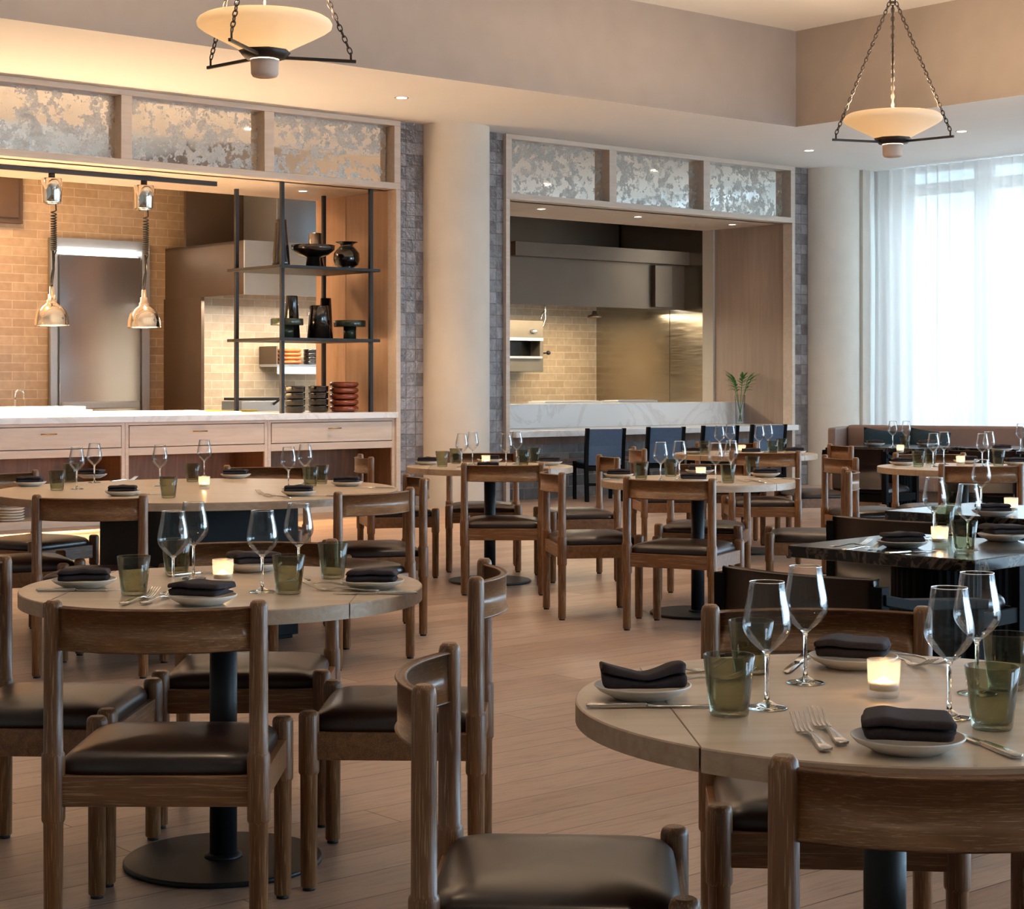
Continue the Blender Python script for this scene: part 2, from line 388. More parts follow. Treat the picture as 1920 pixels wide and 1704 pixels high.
# curtain: one hanging sheer per bay
def curtain(v0, v1, label):
    n = int((v0-v1)*46); vs = []; fs = []; rows = 10
    for j in range(rows+1):
        z = 3.94-j*3.92/rows
        for i in range(n+1):
            t = i/n; v = v0+(v1-v0)*t; ph = v*2*PI/.17+1.9*math.sin(v*2.3)+1.1*math.sin(v*5.1)
            amp = .034+.016*math.sin(v*3.7); s = 6.47+amp*math.sin(ph)+.008*math.sin(ph*2+j*.25)+.006*math.sin(j*.8+v*4)
            vs.append((s, v+.012*math.cos(ph), z))
    for j in range(rows):
        for i in range(n): a = j*(n+1)+i; fs.append((a, a+1, a+n+2, a+n+1))
    m = MB().add(vs, fs, 0, True); o = m.build('curtain', M['sheer'], loc=P0, rotz=AZ)
    tag(o, label, 'curtain', 'sheer curtains along the windows'); return o
curtain(-.36, -3.2, 'white sheer curtain beside the second pale column, over the window')
curtain(-3.22, -8.3, 'white sheer curtain hanging behind the long banquette')
# outside: ground and a pale building beyond the windows
struct(MB().box(7.2, 90, -80, 60, -.6, -.3), 'exterior_ground', M['outside'])
m, nt, b = bricks('pale_facade', S(190, 196, 204), S(196, 202, 208), S(226, 228, 232), 2.6, 3.2, .5, 'yz', .7, 0, .1, 0, var=0)
tag(MB().box(48, 60, -20, 1, -.3, 40).box(47.6, 60.4, -20.4, 1.4, 40, 40.8).build('outside_building', m, loc=P0, rotz=AZ), 'pale tower building seen faintly through the sheer curtain', 'building')

# kitchen front wall: pilasters, tile strips, frames
struct(MB().box(-.70, .70, .02, .25, 0, 3.95).box(5.40, 7.0, .02, .25, 0, 3.95), 'wall_front', M['tile_grey'])
struct(MB().box(-17, -8.5, .02, .25, 0, 3.95), 'wall_front_left', M['wallp'])
def col(s, n): struct(MB().lathe([(0, .38), (3.95, .38)], 64, s, 0, cap0=False, cap1=False), n, M['column'])
col(0, 'column'); col(6.03, 'column_far')
def opening(s0, n, first, name, right):
    """frame with header of mirror panes; s0 is the left edge of the bay grid"""
    mb = MB(); e0, e1 = s0-.05, s0+n*1.52+.05
    mb.box(e0, e1, -.03, .12, 3.25, 3.315); mb.box(e0, e1, -.03, .12, 3.895, 3.948)
    z0 = first
    mb.box(e1-.055, e1, -.03, .12, 0 if right else z0, 3.25)
    if right: mb.box(e0, e0+.055, -.03, .12, 0, 3.25)
    for k in range(n+1):
        x = s0+1.52*k; w = .055 if 0 < k < n else .05
        mb.box(x-w+(0.02 if k == n else 0), x+w-(0.02 if k == 0 else 0), -.03, .12, 3.315, 3.895)
    mb.box(e0, e1, .12, .2, 3.25, 3.95)                            # backing of the header
    o = struct(mb, name, M['cab'] , bevel=.004)
    for k in range(n):
        x = s0+1.52*k; MB().box(x+.05, x+1.47, .095, .105, 3.31, 3.9).build('mirror_pane', M['mirror'], o)
    return o
opening(.70+.045, 3, 0, 'trim_header_bar', True)
opening(-.755-1.52*5, 5, 0, 'trim_header_counter', False)
# recess ceilings and reveals
struct(MB().box(.70, 5.36, .12, 1.5, 3.25, 3.35).box(-8.4, -.70, .12, 1.5, 3.25, 3.35), 'ceiling_recess', M['cab'])
struct(MB().box(5.33, 5.42, .12, 1.47, 0, 3.25).box(.66, .75, .12, 1.47, 0, 3.25), 'wall_reveal_bar', M['reveal_taupe'])
mb = MB(); mb.box(-.735, -.66, .12, 1.47, 0, 3.25)
for x in (-.74, ):
    for y in (.45, .9): mb.box(x, x+.004, y, y+.006, 1.0, 3.25)
struct(mb, 'wall_reveal', M['reveal'])
struct(MB().box(5.30, 5.36, 1.31, 1.5, 0, 3.25).box(-8.6, -8.4, .12, 1.5, 0, 3.25), 'wall_jamb', M['grey_light'])
# kitchen shell
BV = 4.15
struct(MB().box(-9, 6.2, BV, BV+.15, 0, 4.6), 'wall_kitchen_back', M['tile_kitchen'])
struct(MB().box(-9.2, -9, 1.5, BV, 0, 4.6), 'wall_kitchen_left', M['wallp'])
struct(MB().box(-9, 6.2, 1.5, BV, 4.0, 4.2), 'ceiling_kitchen', M['ceil'])
struct(MB().box(-.68, .68, 1.35, 1.5, 0, 4.0).box(-9, 6.2, 1.5, 1.6, 3.35, 4.1).box(.68, 5.36, 1.32, 1.5, 0, .98), 'wall_kitchen_front', M['wallp'])

# ------------------------------------------------------------------ drawer counter under the first opening
MB().box(-8.3, -.74, -.04, 1.34, .922, .982).build('worktop', M['marble_white'], loc=P0, rotz=AZ, bevel=.003)
wt = bpy.data.objects['worktop']; tag(wt, 'long white marble worktop over the washed oak drawer cabinets', 'worktop')
CL = ['washed oak drawer cabinet ending at the grey tiled strip', 'washed oak drawer cabinet between two others, behind the big table candle',
      'washed oak drawer cabinet with stacked plates on its low shelf', 'washed oak drawer cabinet beyond the one holding stacked plates', 'washed oak drawer cabinet farthest along the counter']
for k in range(5):
    x1 = -.755-1.52*k; x0 = x1-1.52
    c = empty('drawer_cabinet', wf((x0+x1)/2, .3), AZ, CL[k], 'cabinet', 'washed oak drawer cabinets')
    a, b_ = -.76+.001, .76-.001
    mb = MB(); yo = -.3
    mb.box(a, a+.035, yo, yo+1.2, 0, .92); mb.box(b_-.035, b_, yo, yo+1.2, 0, .92)
    mb.box(a+.035, b_-.035, yo, yo+1.2, .62, .69); mb.box(a+.035, b_-.035, yo, yo+.04, .895, .92); mb.box(a+.035, b_-.035, yo, yo+1.2, 0, .07)
    mb.build('body', M['cab'], c, bevel=.002)
    MB().box(a+.036, b_-.036, yo+.55, yo+.58, .07, .62).box(a+.0355, a+.04, yo+.02, yo+.55, .1, .62).box(b_-.04, b_-.0355, yo+.02, yo+.55, .1, .62).build('back_panel', M['niche'], c)
    d = MB().box(a+.041, b_-.041, yo-.004, yo+.5, .697, .889).build('drawer', M['cab'], c, bevel=.002)
    MB().tube([(-.075, yo-.035, .83), (.075, yo-.035, .83)], .006, 10).tube([(-.06, yo-.035, .83), (-.06, yo, .83)], .004, 6).tube([(.06, yo-.035, .83), (.06, yo, .83)], .004, 6).build('handle', M['brass'], d)
for q in range(5):
    tag(MB().lathe([(0, .06), (.004, .10), (.02, .125), (.024, .123), (.02, .09), (.012, 0)], 32).build('plate', M['white_cer'], loc=wf(at_v(19, .12), .12, .0705+.024*q)),
        'white stoneware plate, %s of the stack under the drawer counter' % ['lowest', 'second lowest', 'middle one', 'second from top', 'topmost'][q], 'plate', 'plates stacked under the counter')

# ------------------------------------------------------------------ black rod shelving on the counter
sx0, sx1, sy0, sy1 = -2.017, -.952, .15, 1.0
r = empty('shelf_rack', wf((sx0+sx1)/2, (sy0+sy1)/2, .982), AZ, 'open black metal rod shelving standing on the drawer counter', 'shelf')
hx, hy = (sx1-sx0)/2, (sy1-sy0)/2
for x in (-hx, hx):
    for y in (-hy, hy): MB().box(x-.018, x+.018, y-.018, y+.018, 0, 2.268).build('post', M['black_metal'], r)
for z in (.712, 1.425): MB().box(-hx-.07, hx+.07, -hy-.07, hy+.07, z, z+.03).build('shelf_board', M['black_metal'], r, bevel=.003)
ZS = {0: .982, 1: .982+.743, 2: .982+1.456}
def shelf_item(name, mat, prof, px, v, lvl, label, cat, n=32, group=None, parts=None):
    o = MB().lathe(prof, n).build(name, mat, loc=wf(at_v(px, v), v, ZS[lvl]+.001)); tag(o, label, cat, group); return o
tall = [(0, .085), (.01, .092), (.05, .09), (.43, .055), (.47, .056), (.465, .048), (.1, .07)]
shelf_item('vase', M['black_cer'], tall, 527, .45, 2, 'tall tapering black vase on the top shelf, nearest its corner post', 'vase')
MB_ = MB().lathe([(0, .075), (.10, .07), (.11, .10), (.13, .16), (.18, .215), (.225, .22), (.225, .205), (.18, .19), (.14, .0)], 40)
tag(MB_.build('footed_bowl', M['black_cer'], loc=wf(at_v(587, .35), .35, ZS[2]+.001)), 'wide black footed bowl in the middle of the top shelf', 'bowl')
shelf_item('vase', M['black_cer'], [(0, .095), (.39, .065), (.395, .06), (.3, .06)], 591, .82, 2, 'tapering brown-black vase behind the footed bowl, top shelf', 'vase')
rv = [(0, .05), (.012, .09), (.02, .07), (.05, .12), (.10, .135), (.17, .13), (.22, .09), (.245, .062), (.262, .07), (.28, .115), (.285, .115), (.28, .10), (.25, .05)]
shelf_item('vase', M['black_cer'], rv, 650, .42, 2, 'round black vase with flared lip on the top shelf', 'vase', 40)
shelf_item('vase', M['black_cer'], [(0, .085), (.42, .06), (.43, .058), (.42, .05)], 547, .5, 1, 'slim black vase on the middle shelf behind the corner post', 'vase')
shelf_item('vase', M['black_cer'], [(0, .12), (.33, .095), (.335, .09), (.33, .085), (.1, .09)], 598, .40, 1, 'broad black cylinder vase at the middle shelf centre', 'vase')
shelf_item('vase', M['black_cer'], [(0, .075), (.43, .055), (.43, .05)], 611, .72, 1, 'slim dark vase behind the broad cylinder vase', 'vase')
for px, v, lab in ((538, .28, 'dark green marble cake stand beside the corner post, middle shelf'), (656, .35, 'dark green marble cake stand alone beside the vases, middle shelf')):
    mb = MB().lathe([(0, .065), (.125, .065)], 32).lathe([(.125, .16), (.13, .163), (.185, .163), (.19, .16)], 40)
    tag(mb.build('cake_stand', M['green_marble'], loc=wf(at_v(px, v), v, ZS[1]+.001)), lab, 'cake stand', 'green marble cake stands')
NB = ['lowest', 'second lowest', 'third from bottom', 'topmost', 'very top']
for px, v, nm in ((553, .30, 'stack by the corner post'), (597, .45, 'stack beside the red dishes')):
    for q in range(4):
        tag(MB().lathe([(0, .075), (.008, .10), (.055, .102), (.062, .105), (.066, .10), (.055, .093), (.01, .08)], 32).build('bowl', M['black_cer'], loc=wf(at_v(px, v), v, ZS[0]+.001+.0665*q)),
            'black stoneware bowl, %s of the %s' % (NB[q], nm), 'bowl', 'black bowls stacked on the counter')
for q in range(5):
    tag(MB().lathe([(0, .10), (.008, .135), (.03, .152), (.05, .148), (.058, .135), (.06, .12), (.02, .11)], 36).build('dish', M['red_cer'], loc=wf(at_v(645, .40), .40, ZS[0]+.001+.0615*q)),
        'glossy red-brown dish, %s of the stack on the counter' % ['lowest', 'second lowest', 'middle one', 'second from top', 'topmost'][q], 'dish', 'red-brown dishes stacked on the counter')

# ------------------------------------------------------------------ heat lamps on their track
tr = MB().box(-8, -2.52, .53, .57, 3.205, 3.249).build('lamp_track', M['black_metal'], loc=P0, rotz=AZ)
tag(tr, 'black ceiling track carrying the chrome heat lamps', 'track')
def heat_lamp(px, label):
    v = .55; s = at_v(px, v); r = empty('heat_lamp', wf(s, v, 3.205), AZ, label, 'heat lamp', 'chrome heat lamps over the counter')
    MB().lathe([(-.05, .03), (0, .03)], 16).build('stem', M['black_metal'], r)
    MB().lathe([(-.27, .085), (-.262, .088), (-.06, .096), (-.05, .093)], 40).lathe([(-.285, .06), (-.27, .07)], 24).build('canister', M['chrome'], r)
    pts = [(0.04, 0, -.285)]
    turns = 17
    for i in range(turns*10+1):
        t = i/(turns*10); pts.append((.02+.024*math.cos(2*PI*turns*t), .024*math.sin(2*PI*turns*t), -.34-.37*t**.8))
    for i in range(8): t = (i+1)/8; pts.append((.02-.02*t+.012*math.sin(t*6), 0, -.71-.33*t))
    MB().tube(pts, .0065, 6).tube([(.012, 0, -.70), (.018, 0, -.88), (0, 0, -1.04)], .012, 8).build('coiled_cord', M['glide'], r)
    dome = [(-1.04, .022), (-1.11, .024), (-1.112, .036), (-1.16, .038), (-1.165, .05), (-1.19, .052), (-1.20, .062), (-1.225, .10), (-1.27, .135), (-1.33, .152), (-1.39, .156), (-1.395, .160), (-1.40, .156), (-1.395, .150), (-1.33, .145), (-1.27, .128), (-1.235, .10), (-1.21, .05)]
    MB().lathe(dome, 48, cap0=True, cap1=True).build('dome_shade', M['chrome'], r)
    MB().lathe([(-1.385, .02), (-1.375, .05), (-1.34, .055), (-1.30, .03), (-1.25, .02)], 24).build('bulb', M['heat'], r)
    lamp('heat_lamp_light', 'SPOT', wf(s, v, 1.80), 500, WARM, .06, spot=2.3, blend=.5)
heat_lamp(97, 'chrome heat lamp hanging before the steel door edge, farther from the shelving')
heat_lamp(270, 'chrome heat lamp nearer the black shelving')

lamp('added_counter_uplight', 'AREA', wf(-4.6, .33, 1.07), 75, (1, .66, .36), 4.4, .12, (PI, 0, AZ))  # added uplight and glowing strip that brighten the ceiling above the counter
tag(MB().box(-2.2, 2.2, -.05, .05, 0, .02).build('added_glow_strip', M['strip'], loc=wf(-4.6, .33, .983), rotz=AZ), 'thin glowing strip added along the drawer counter edge to warm the ceiling', 'light')
# small things on the counter pass
tag(MB().box(-.75, .75, -.2, .2, 0, .045).box(-.62, .70, -.16, .18, .045, .075).build('serving_board', M['white_plastic'], loc=wf(at_v(20, .95), 1.0, .983), rotz=AZ, bevel=.004), 'thick pale board glowing under the heat lamps', 'board')
tag(MB().box(-.62, .62, -.13, .13, 0, .02).build('cutting_board', M['white_plastic'], loc=wf(at_v(270, 1.1), 1.1, .983), rotz=AZ, bevel=.003), 'thin white board on the counter below the heat lamp', 'board')
tag(MB().box(-.3, .3, -.03, .03, 0, .018).build('tape_strip', M['yellow'], loc=wf(at_v(455, 1.12)-.12, 1.16, .983), rotz=AZ), 'small yellow strip lying on the counter by the rod shelving', 'tape')

# ------------------------------------------------------------------ open kitchen behind
s1 = -1.087
d = empty('steel_door', wf(at_v(183, BV), BV-.02, 0), AZ, 'tall stainless steel cold-room door in the beige tiled wall', 'door')
dw = (at_v(275, BV)-at_v(90, BV))/2
MB().box(-dw, dw, -.04, 0, 0, 2.92).box(-dw, -dw+.08, -.07, 0, 0, 2.92).box(dw-.1, dw, -.07, 0, 0, 2.92).box(-dw, dw, -.07, 0, 2.82, 2.92).build('door_frame', M['steel'], d)
MB().box(-dw+.10, dw-.12, -.08, -.042, .02, 2.74).build('door_leaf', plain('door_steel', S(196, 198, 200), .2, 1, .04, 3), d, bevel=.01)
MB().box(-dw+.12, dw-.15, -.12, -.081, .98, 1.06).build('push_bar', M['steel'], d, bevel=.01)
MB().box(-dw+.10, dw-.14, -.11, -.075, 2.755, 2.80).build('added_glow_strip', M['strip'], d)  # glowing strip stands in for a bright reflection across the door head
tag(MB().box(-.5, .2, 0, .08, 0, .75).box(-.44, .14, -.03, 0, .06, .69).build('wall_hatch', M['dark_panel'], loc=wf(at_v(5, BV), BV-.09, 3.05), rotz=AZ, bevel=.005), 'dark framed hatch high on the beige tiled wall', 'hatch')
fa = [(0, 0, 0), (0, 0, .16)]+[(.05-.05*math.cos(PI*t/8), 0, .16+.06*math.sin(PI*t/8)) for t in range(1, 9)]+[(.1, 0, .12)]
tag(MB().tube(fa, .010, 10).lathe([(0, .03), (.01, .03), (.03, .014)], 16).build('faucet', M['chrome'], loc=wf(at_v(28, 3.4), 3.4, .98), rotz=AZ), 'curved chrome faucet at the kitchen sink', 'faucet')
tag(MB().box(-8.5, at_v(70, BV), 3.1, BV-.01, .86, .98).box(-8.5, at_v(70, BV), 3.12, BV-.01, 0, .86).build('prep_counter', M['steel'], loc=P0, rotz=AZ, bevel=.004), 'stainless prep counter along the beige tiled wall', 'counter')
# partition panel beside the cooking line
tag(MB().box(s1-.02, s1+.02, 3.27, BV-.01, 0, 2.26).build('side_panel_steel', M['steel_dark'], loc=P0, rotz=AZ), 'upright steel panel closing the end of the cooking line', 'panel')
# hood
hd = empty('exhaust_hood', wf(2.3, 3.2, 2.26), AZ, 'long stainless exhaust hood above the cooking line', 'hood')
hx0, hx1 = s1-2.3, 5.86-2.3
MB().box(hx0, hx1, 2.38-3.2, 2.42-3.2, 0, .60).box(hx0, hx0+.03, -.78, BV-3.21, 0, .60).box(hx0, hx1, -.78, BV-3.21, .57, .60).box(hx0+.03, hx1, -.78, -.72, 0, .02).build('canopy_shell', M['steel_dark'], hd)
MB().box(hx0, .70-2.3, 2.36-3.2, 2.379-3.2, 0, .60).build('front_plate', plain('reflection_tinted_hood_steel', S(196, 208, 222), .4, .35, .04, 3), hd)  # bluish window reflection put into the plate's base colour
MB().box(at_v(965, 2.3)-2.3, hx1, -.92, -.825, .60, .78).build('ledge_band', M['steel_dark'], hd, bevel=.004)
MB().box(hx0+.4, hx1-.2, -.3, .5, .10, .12).build('filter_bank', M['steel'], hd)
sb = at_v(1245, 2.3)-2.3
MB().box(sb-.16, sb+.16, -.90, -.825, .02, .58).build('control_box', M['steel_dark'], hd, bevel=.006)
for x in (-2.2, -.9, .6, 1.9, 3.0): MB().box(x-.35, x+.35, -.5, -.40, .03, .07).build('hood_light', M['strip'], hd)
lamp('added_kitchen_fill', 'AREA', wf(-4.6, 2.9, 3.97), 90, (1, .60, .30), 2.6, .5, (0, 0, AZ))  # added unseen lamp, warms the tiles like heat-lamp spill
lamp('hood_lamp', 'AREA', wf(.2, 3.1, 2.22), 75, (1, .92, .78), 2.4, .25, (0, 0, AZ))
lamp('hood_lamp', 'AREA', wf(3.9, 3.1, 2.22), 60, (1, .80, .52), 3.2, .25, (0, 0, AZ))
tag(MB().box(-.32, 1.6, 2.9, 3.64, 2.862, 3.99).build('exhaust_duct', M['steel'], loc=P0, rotz=AZ, bevel=.006), 'square stainless duct rising from the hood behind the shelving', 'duct')
tag(MB().box(s1, 5.84, 3.65, 3.7, 2.862, 3.99).build('upper_enclosure', M['steel_dark'], loc=P0, rotz=AZ), 'brown-grey metal enclosure above the exhaust hood', 'enclosure')
e = MB().box(5.86, 5.9, 1.62, BV-.01, 0, 3.98).box(5.853, 5.86, 2.66, 2.675, .8, 2.26).build('steel_wall_panel', M['steel_wave'], loc=P0, rotz=AZ)
tag(e, 'brushed steel wall panel reflecting the tile courses', 'panel')
# cooking line and pass
tag(MB().box(s1+.05, 5.8, 3.15, BV-.01, .80, .92).box(s1+.05, 5.8, 3.2, BV-.01, 0, .80).build('cooking_counter', M['steel'], loc=P0, rotz=AZ, bevel=.004), 'stainless cooking counter under the long hood', 'counter')
gs = at_v(480, 3.4)
g = empty('flat_grill', wf(gs, 3.45, .92), AZ, 'small black countertop grill with raised handle behind the shelving', 'grill')
MB().box(-.32, .32, -.25, .2, 0, .14).build('body', M['steel'], g, bevel=.006)
MB().box(-.3, .3, -.24, .18, .15, .18).build('lid', M['black_metal'], g, bevel=.005)
MB().tube([(.1, -.27, .10), (.36, -.33, .30)], .014, 8).build('handle', M['black_metal'], g)
# wall shelf with crockery
ws = at_v(560, 3.9)
w = empty('wall_shelf', wf(ws, 3.95, 1.50), AZ, 'stainless wall shelf on the tiles seen through the rod shelving', 'shelf')
MB().box(-.42, .5, -.22, .19, -.03, 0).box(-.42, .5, -.22, -.21, -.12, 0).build('shelf_board', M['steel'], w)
MB().box(-.42, -.40, -.2, .19, 0, .22).build('bracket', M['steel_dark'], w)
for q in range(4):
    tag(MB().lathe([(0, .12), (.01, .15), (.03, .16), (.045, .15), (.047, .10)], 28).build('dish', M['bread'], loc=wf(at_v(541, 3.9)+.004*(-1)**q, 3.9, 1.502+.0475*q)), 'orange glazed dish, %s in the stack on the wall shelf' % NB[q], 'dish', 'orange dishes on the wall shelf')
    tag(MB().lathe([(0, .09), (.04, .095), (.046, .09), (.047, .06)], 24).build('bowl', M['black_cer'], loc=wf(at_v(583, 3.9), 3.9, 1.502+.0475*q)), 'small black bowl, %s in the stack on the wall shelf' % NB[q], 'bowl', 'black bowls on the wall shelf')
# salamander grill
sa = empty('salamander_grill', wf(at_v(975, 3.9)-.05, 3.9, 1.42), AZ, 'wall-mounted steel salamander grill with dark opening', 'grill')
MB().box(-.45, .30, -.2, .24, 0, .20).box(-.45, .30, -.2, .24, .42, .70).box(.24, .30, -.2, .24, .2, .42).box(-.45, .24, .1, .24, .2, .42).build('housing', plain('grill_steel', S(126, 116, 102), .4, .8, .08, 3), sa, bevel=.006)
MB().box(-.45, .24, 0, .09, .2, .42).build('grill_opening', M['black_glass'], sa)
MB().box(-.45, .25, -.24, -.19, .18, .21).box(-.45, .25, -.26, -.2, .42, .46).build('grill_rack', M['steel'], sa)
MB().lathe([(.52, .001), (.53, .05), (.57, .05), (.58, .001)], 16, .12, -.21).build('badge', M['steel'], sa)
MB().tube([(.30, -.1, .25), (.44, -.12, .26)], .012, 8).lathe([(.23, .001), (.24, .026), (.26, .032), (.28, .026), (.29, .001)], 16, .46, -.12).build('lever', M['black_metal'], sa)
hs = MB().tube([(0, 0, .80), (.0, 0, .45), (0, 0, .30), (-.04, 0, .20), (-.16, 0, .05)], .014, 8).tube([(0, 0, .42), (-.06, 0, .36), (-.10, 0, .22)], .012, 8)
tag(hs.build('spray_hose', M['chrome'], loc=wf(at_v(1022, 3.9), 3.9, 1.85), rotz=AZ), 'chrome spray hose hanging above the salamander grill', 'hose')
tag(MB().lathe([(0, .10), (.03, .10), (.05, .04), (.1, .03)], 20).build('hood_lamp_fitting', M['steel_dark'], loc=wf(at_v(1115, 3.6), 3.6, 2.17)), 'round steel lamp fitting under the hood, above the tile corner', 'lamp')
for px, wd, lab in ((1060, .95, 'long white tray on the kitchen pass behind the marble ledge'), (1180, .7, 'steel tray on the kitchen pass beside the white tray')):
    tag(MB().box(-wd/2, wd/2, -.16, .16, 0, .045).box(-wd/2+.03, wd/2-.03, -.13, .13, .045, .05).build('tray', M['white_plastic'] if px < 1100 else M['steel'], loc=wf(at_v(px, 1.83), 1.83, 1.001), rotz=AZ, bevel=.004), lab, 'tray')
tag(MB().box(.76, 5.28, 1.62, 2.05, .96, 1.0).box(.76, 5.28, 1.66, 2.0, 0, .96).build('pass_counter', M['steel'], loc=P0, rotz=AZ, bevel=.003), 'stainless kitchen pass shelf behind the white marble ledge', 'counter')

# ------------------------------------------------------------------ marble bar under the second opening
b = empty('marble_bar', wf(3.05, .3), AZ, 'white marble bar counter with raised ledge facing the blue chairs', 'bar counter')
MB().box(.76-3.05, 5.32-3.05, -.42, .52, .69, .755).build('counter_slab', M['marble_white'], b, bevel=.004)
MB().box(.76-3.05, 5.32-3.05, .5, 1.0, .756, 1.03).build('ledge', M['marble_white'], b, bevel=.004)
MB().box(.76-3.05, 5.32-3.05, -.15, .9, 0, .69).build('tiled_base', M['tile_base'], b)
MB().box(.76-3.05, 5.32-3.05, -.20, -.15, .60, .689).box(.76-3.05, 5.32-3.05, -.175, -.149, .40, .43).build('apron', M['niche'], b)
# glass vase with palm leaves
vl = wf(at_v(1396, .60)-.06, .62, .757)
v = empty('glass_vase', vl, 0, 'slim clear glass vase of green leaves on the marble bar', 'vase')
MB().lathe([(0, .001), (.002, .058), (.01, .060), (.36, .066), (.362, .064), (.36, .062), (.03, .054), (.03, .001)], 32, cap0=False, cap1=False).build('vessel', M['glass'], v)
mb = MB()
rnd = random.Random(3)
stems = []
for i in range(7):
    a = 2*PI*i/7+.3; lean = .09+.08*rnd.random(); top = .54+.08*rnd.random()
    p0 = Vector((.02*math.cos(a+PI), .02*math.sin(a+PI), .03)); p1 = Vector((.05*math.cos(a), .05*math.sin(a), .36)); p2 = Vector((lean*1.1*math.cos(a), lean*1.1*math.sin(a), top))
    mb.tube([p0, p0.lerp(p1, .5), p1, p1.lerp(p2, .6)+Vector((0, 0, .03)), p2], [.004, .004, .004, .003, .002], 6); stems.append((p1, p2, a))
mb.build('stems', M['leaf'], v)
mb = MB()
for p1, p2, a in stems:
    for j in range(9):
        t = j/8; base = p1.lerp(p2, .25+.75*t)+Vector((0, 0, .03*math.sin(PI*t)))
        side = (-1)**j; d = Vector((math.cos(a+side*1.0*(1-.7*t)), math.sin(a+side*1.0*(1-.7*t)), .45+.5*t)).normalized()
        L = .10+.05*rnd.random(); wd = .014; n = d.cross(Vector((0, 0, 1))).normalized()
        vs = []
        for q in range(5):
            u = q/4; c = base+d*L*u+Vector((0, 0, -.035*u*u)); w_ = wd*math.sin(PI*(.12+.86*u)); vs += [c-n*w_, c+Vector((0, 0, .003)), c+n*w_]
        fs = []
        for q in range(4): fs += [(q*3, q*3+1, q*3+4, q*3+3), (q*3+1, q*3+2, q*3+5, q*3+4)]
        mb.add(vs, fs, 0, True)
mb.build('leaves', M['leaf'], v)

# ------------------------------------------------------------------ recessed downlights
def can(x, y, z, label, r=.05, e=20):
    o = empty('downlight', (x, y, z), 0, label, 'downlight', 'recessed ceiling downlights')
    MB().lathe([(-.004, r+.018), (0, r+.018), (0, r), (-.004, r)], 28, cap0=False, cap1=False).build('trim_ring', M['white_plastic'], o)
    MB().lathe([(-.003, r), (-.0025, r)], 28).build('lens', M['can'], o)
    if e: lamp('downlight_beam', 'SPOT', (x, y, z-.02), e, WARM2, .04, spot=1.5, blend=.7)
z = 3.95
p = on(753, 183, z); can(p.x, p.y, z, 'recessed downlight in the lower ceiling between the two pendants', e=150)
p = on(1517, 282, z); can(p.x, p.y, z, 'recessed downlight near the second pale column', e=60)
p = on(1803, 246, z); can(p.x, p.y, z, 'recessed downlight beyond the pendant, toward the curtain', e=60)
can(2.98, 12.9, 4.95, 'recessed downlight in the upper ceiling whose reflection shows in the leftmost antique mirror', .06, 60)
for i, (x, y, e, lab) in enumerate(((-1.2, 5.4, 45, 'over the front left table'), (1.0, 3.4, 35, 'over the nearest table'), (-1.7, 9.0, 60, 'over the big round table'), (.6, 8.0, 45, 'over the open floor'), (1.2, 11.4, 55, 'over the middle tables'), (2.6, 8.2, 20, 'over the black marble tables'), (.2, 1.0, 30, 'behind the camera'))):
    can(x, y, 4.95, 'unseen recessed downlight added in the upper ceiling, '+lab, .06, e)  # unseen downlights added to brighten the tables and foreground
for k, (px, nm) in enumerate(((1015, 'nearest the tiled pilaster'), (1196, 'in the middle'), (1373, 'above the vase of leaves'))):
    q = wf(at_v(px, .6), .6, 3.25); can(q.x, q.y, 3.25, 'small downlight over the marble bar, '+nm, .04, 5)
for k in range(4):
    q = wf(-1.4-1.7*k, .72, 3.25)
    can(q.x, q.y, 3.25, 'small warm downlight over the drawer counter, %s' % ['above the rod shelving', 'beside the track end', 'between the heat lamps', 'past the heat lamps'][k], .04, 0)
    lamp('counter_beam', 'SPOT', (q.x, q.y, 3.22), 7500 if k else 700, WARM, .05, spot=.9, blend=.6)

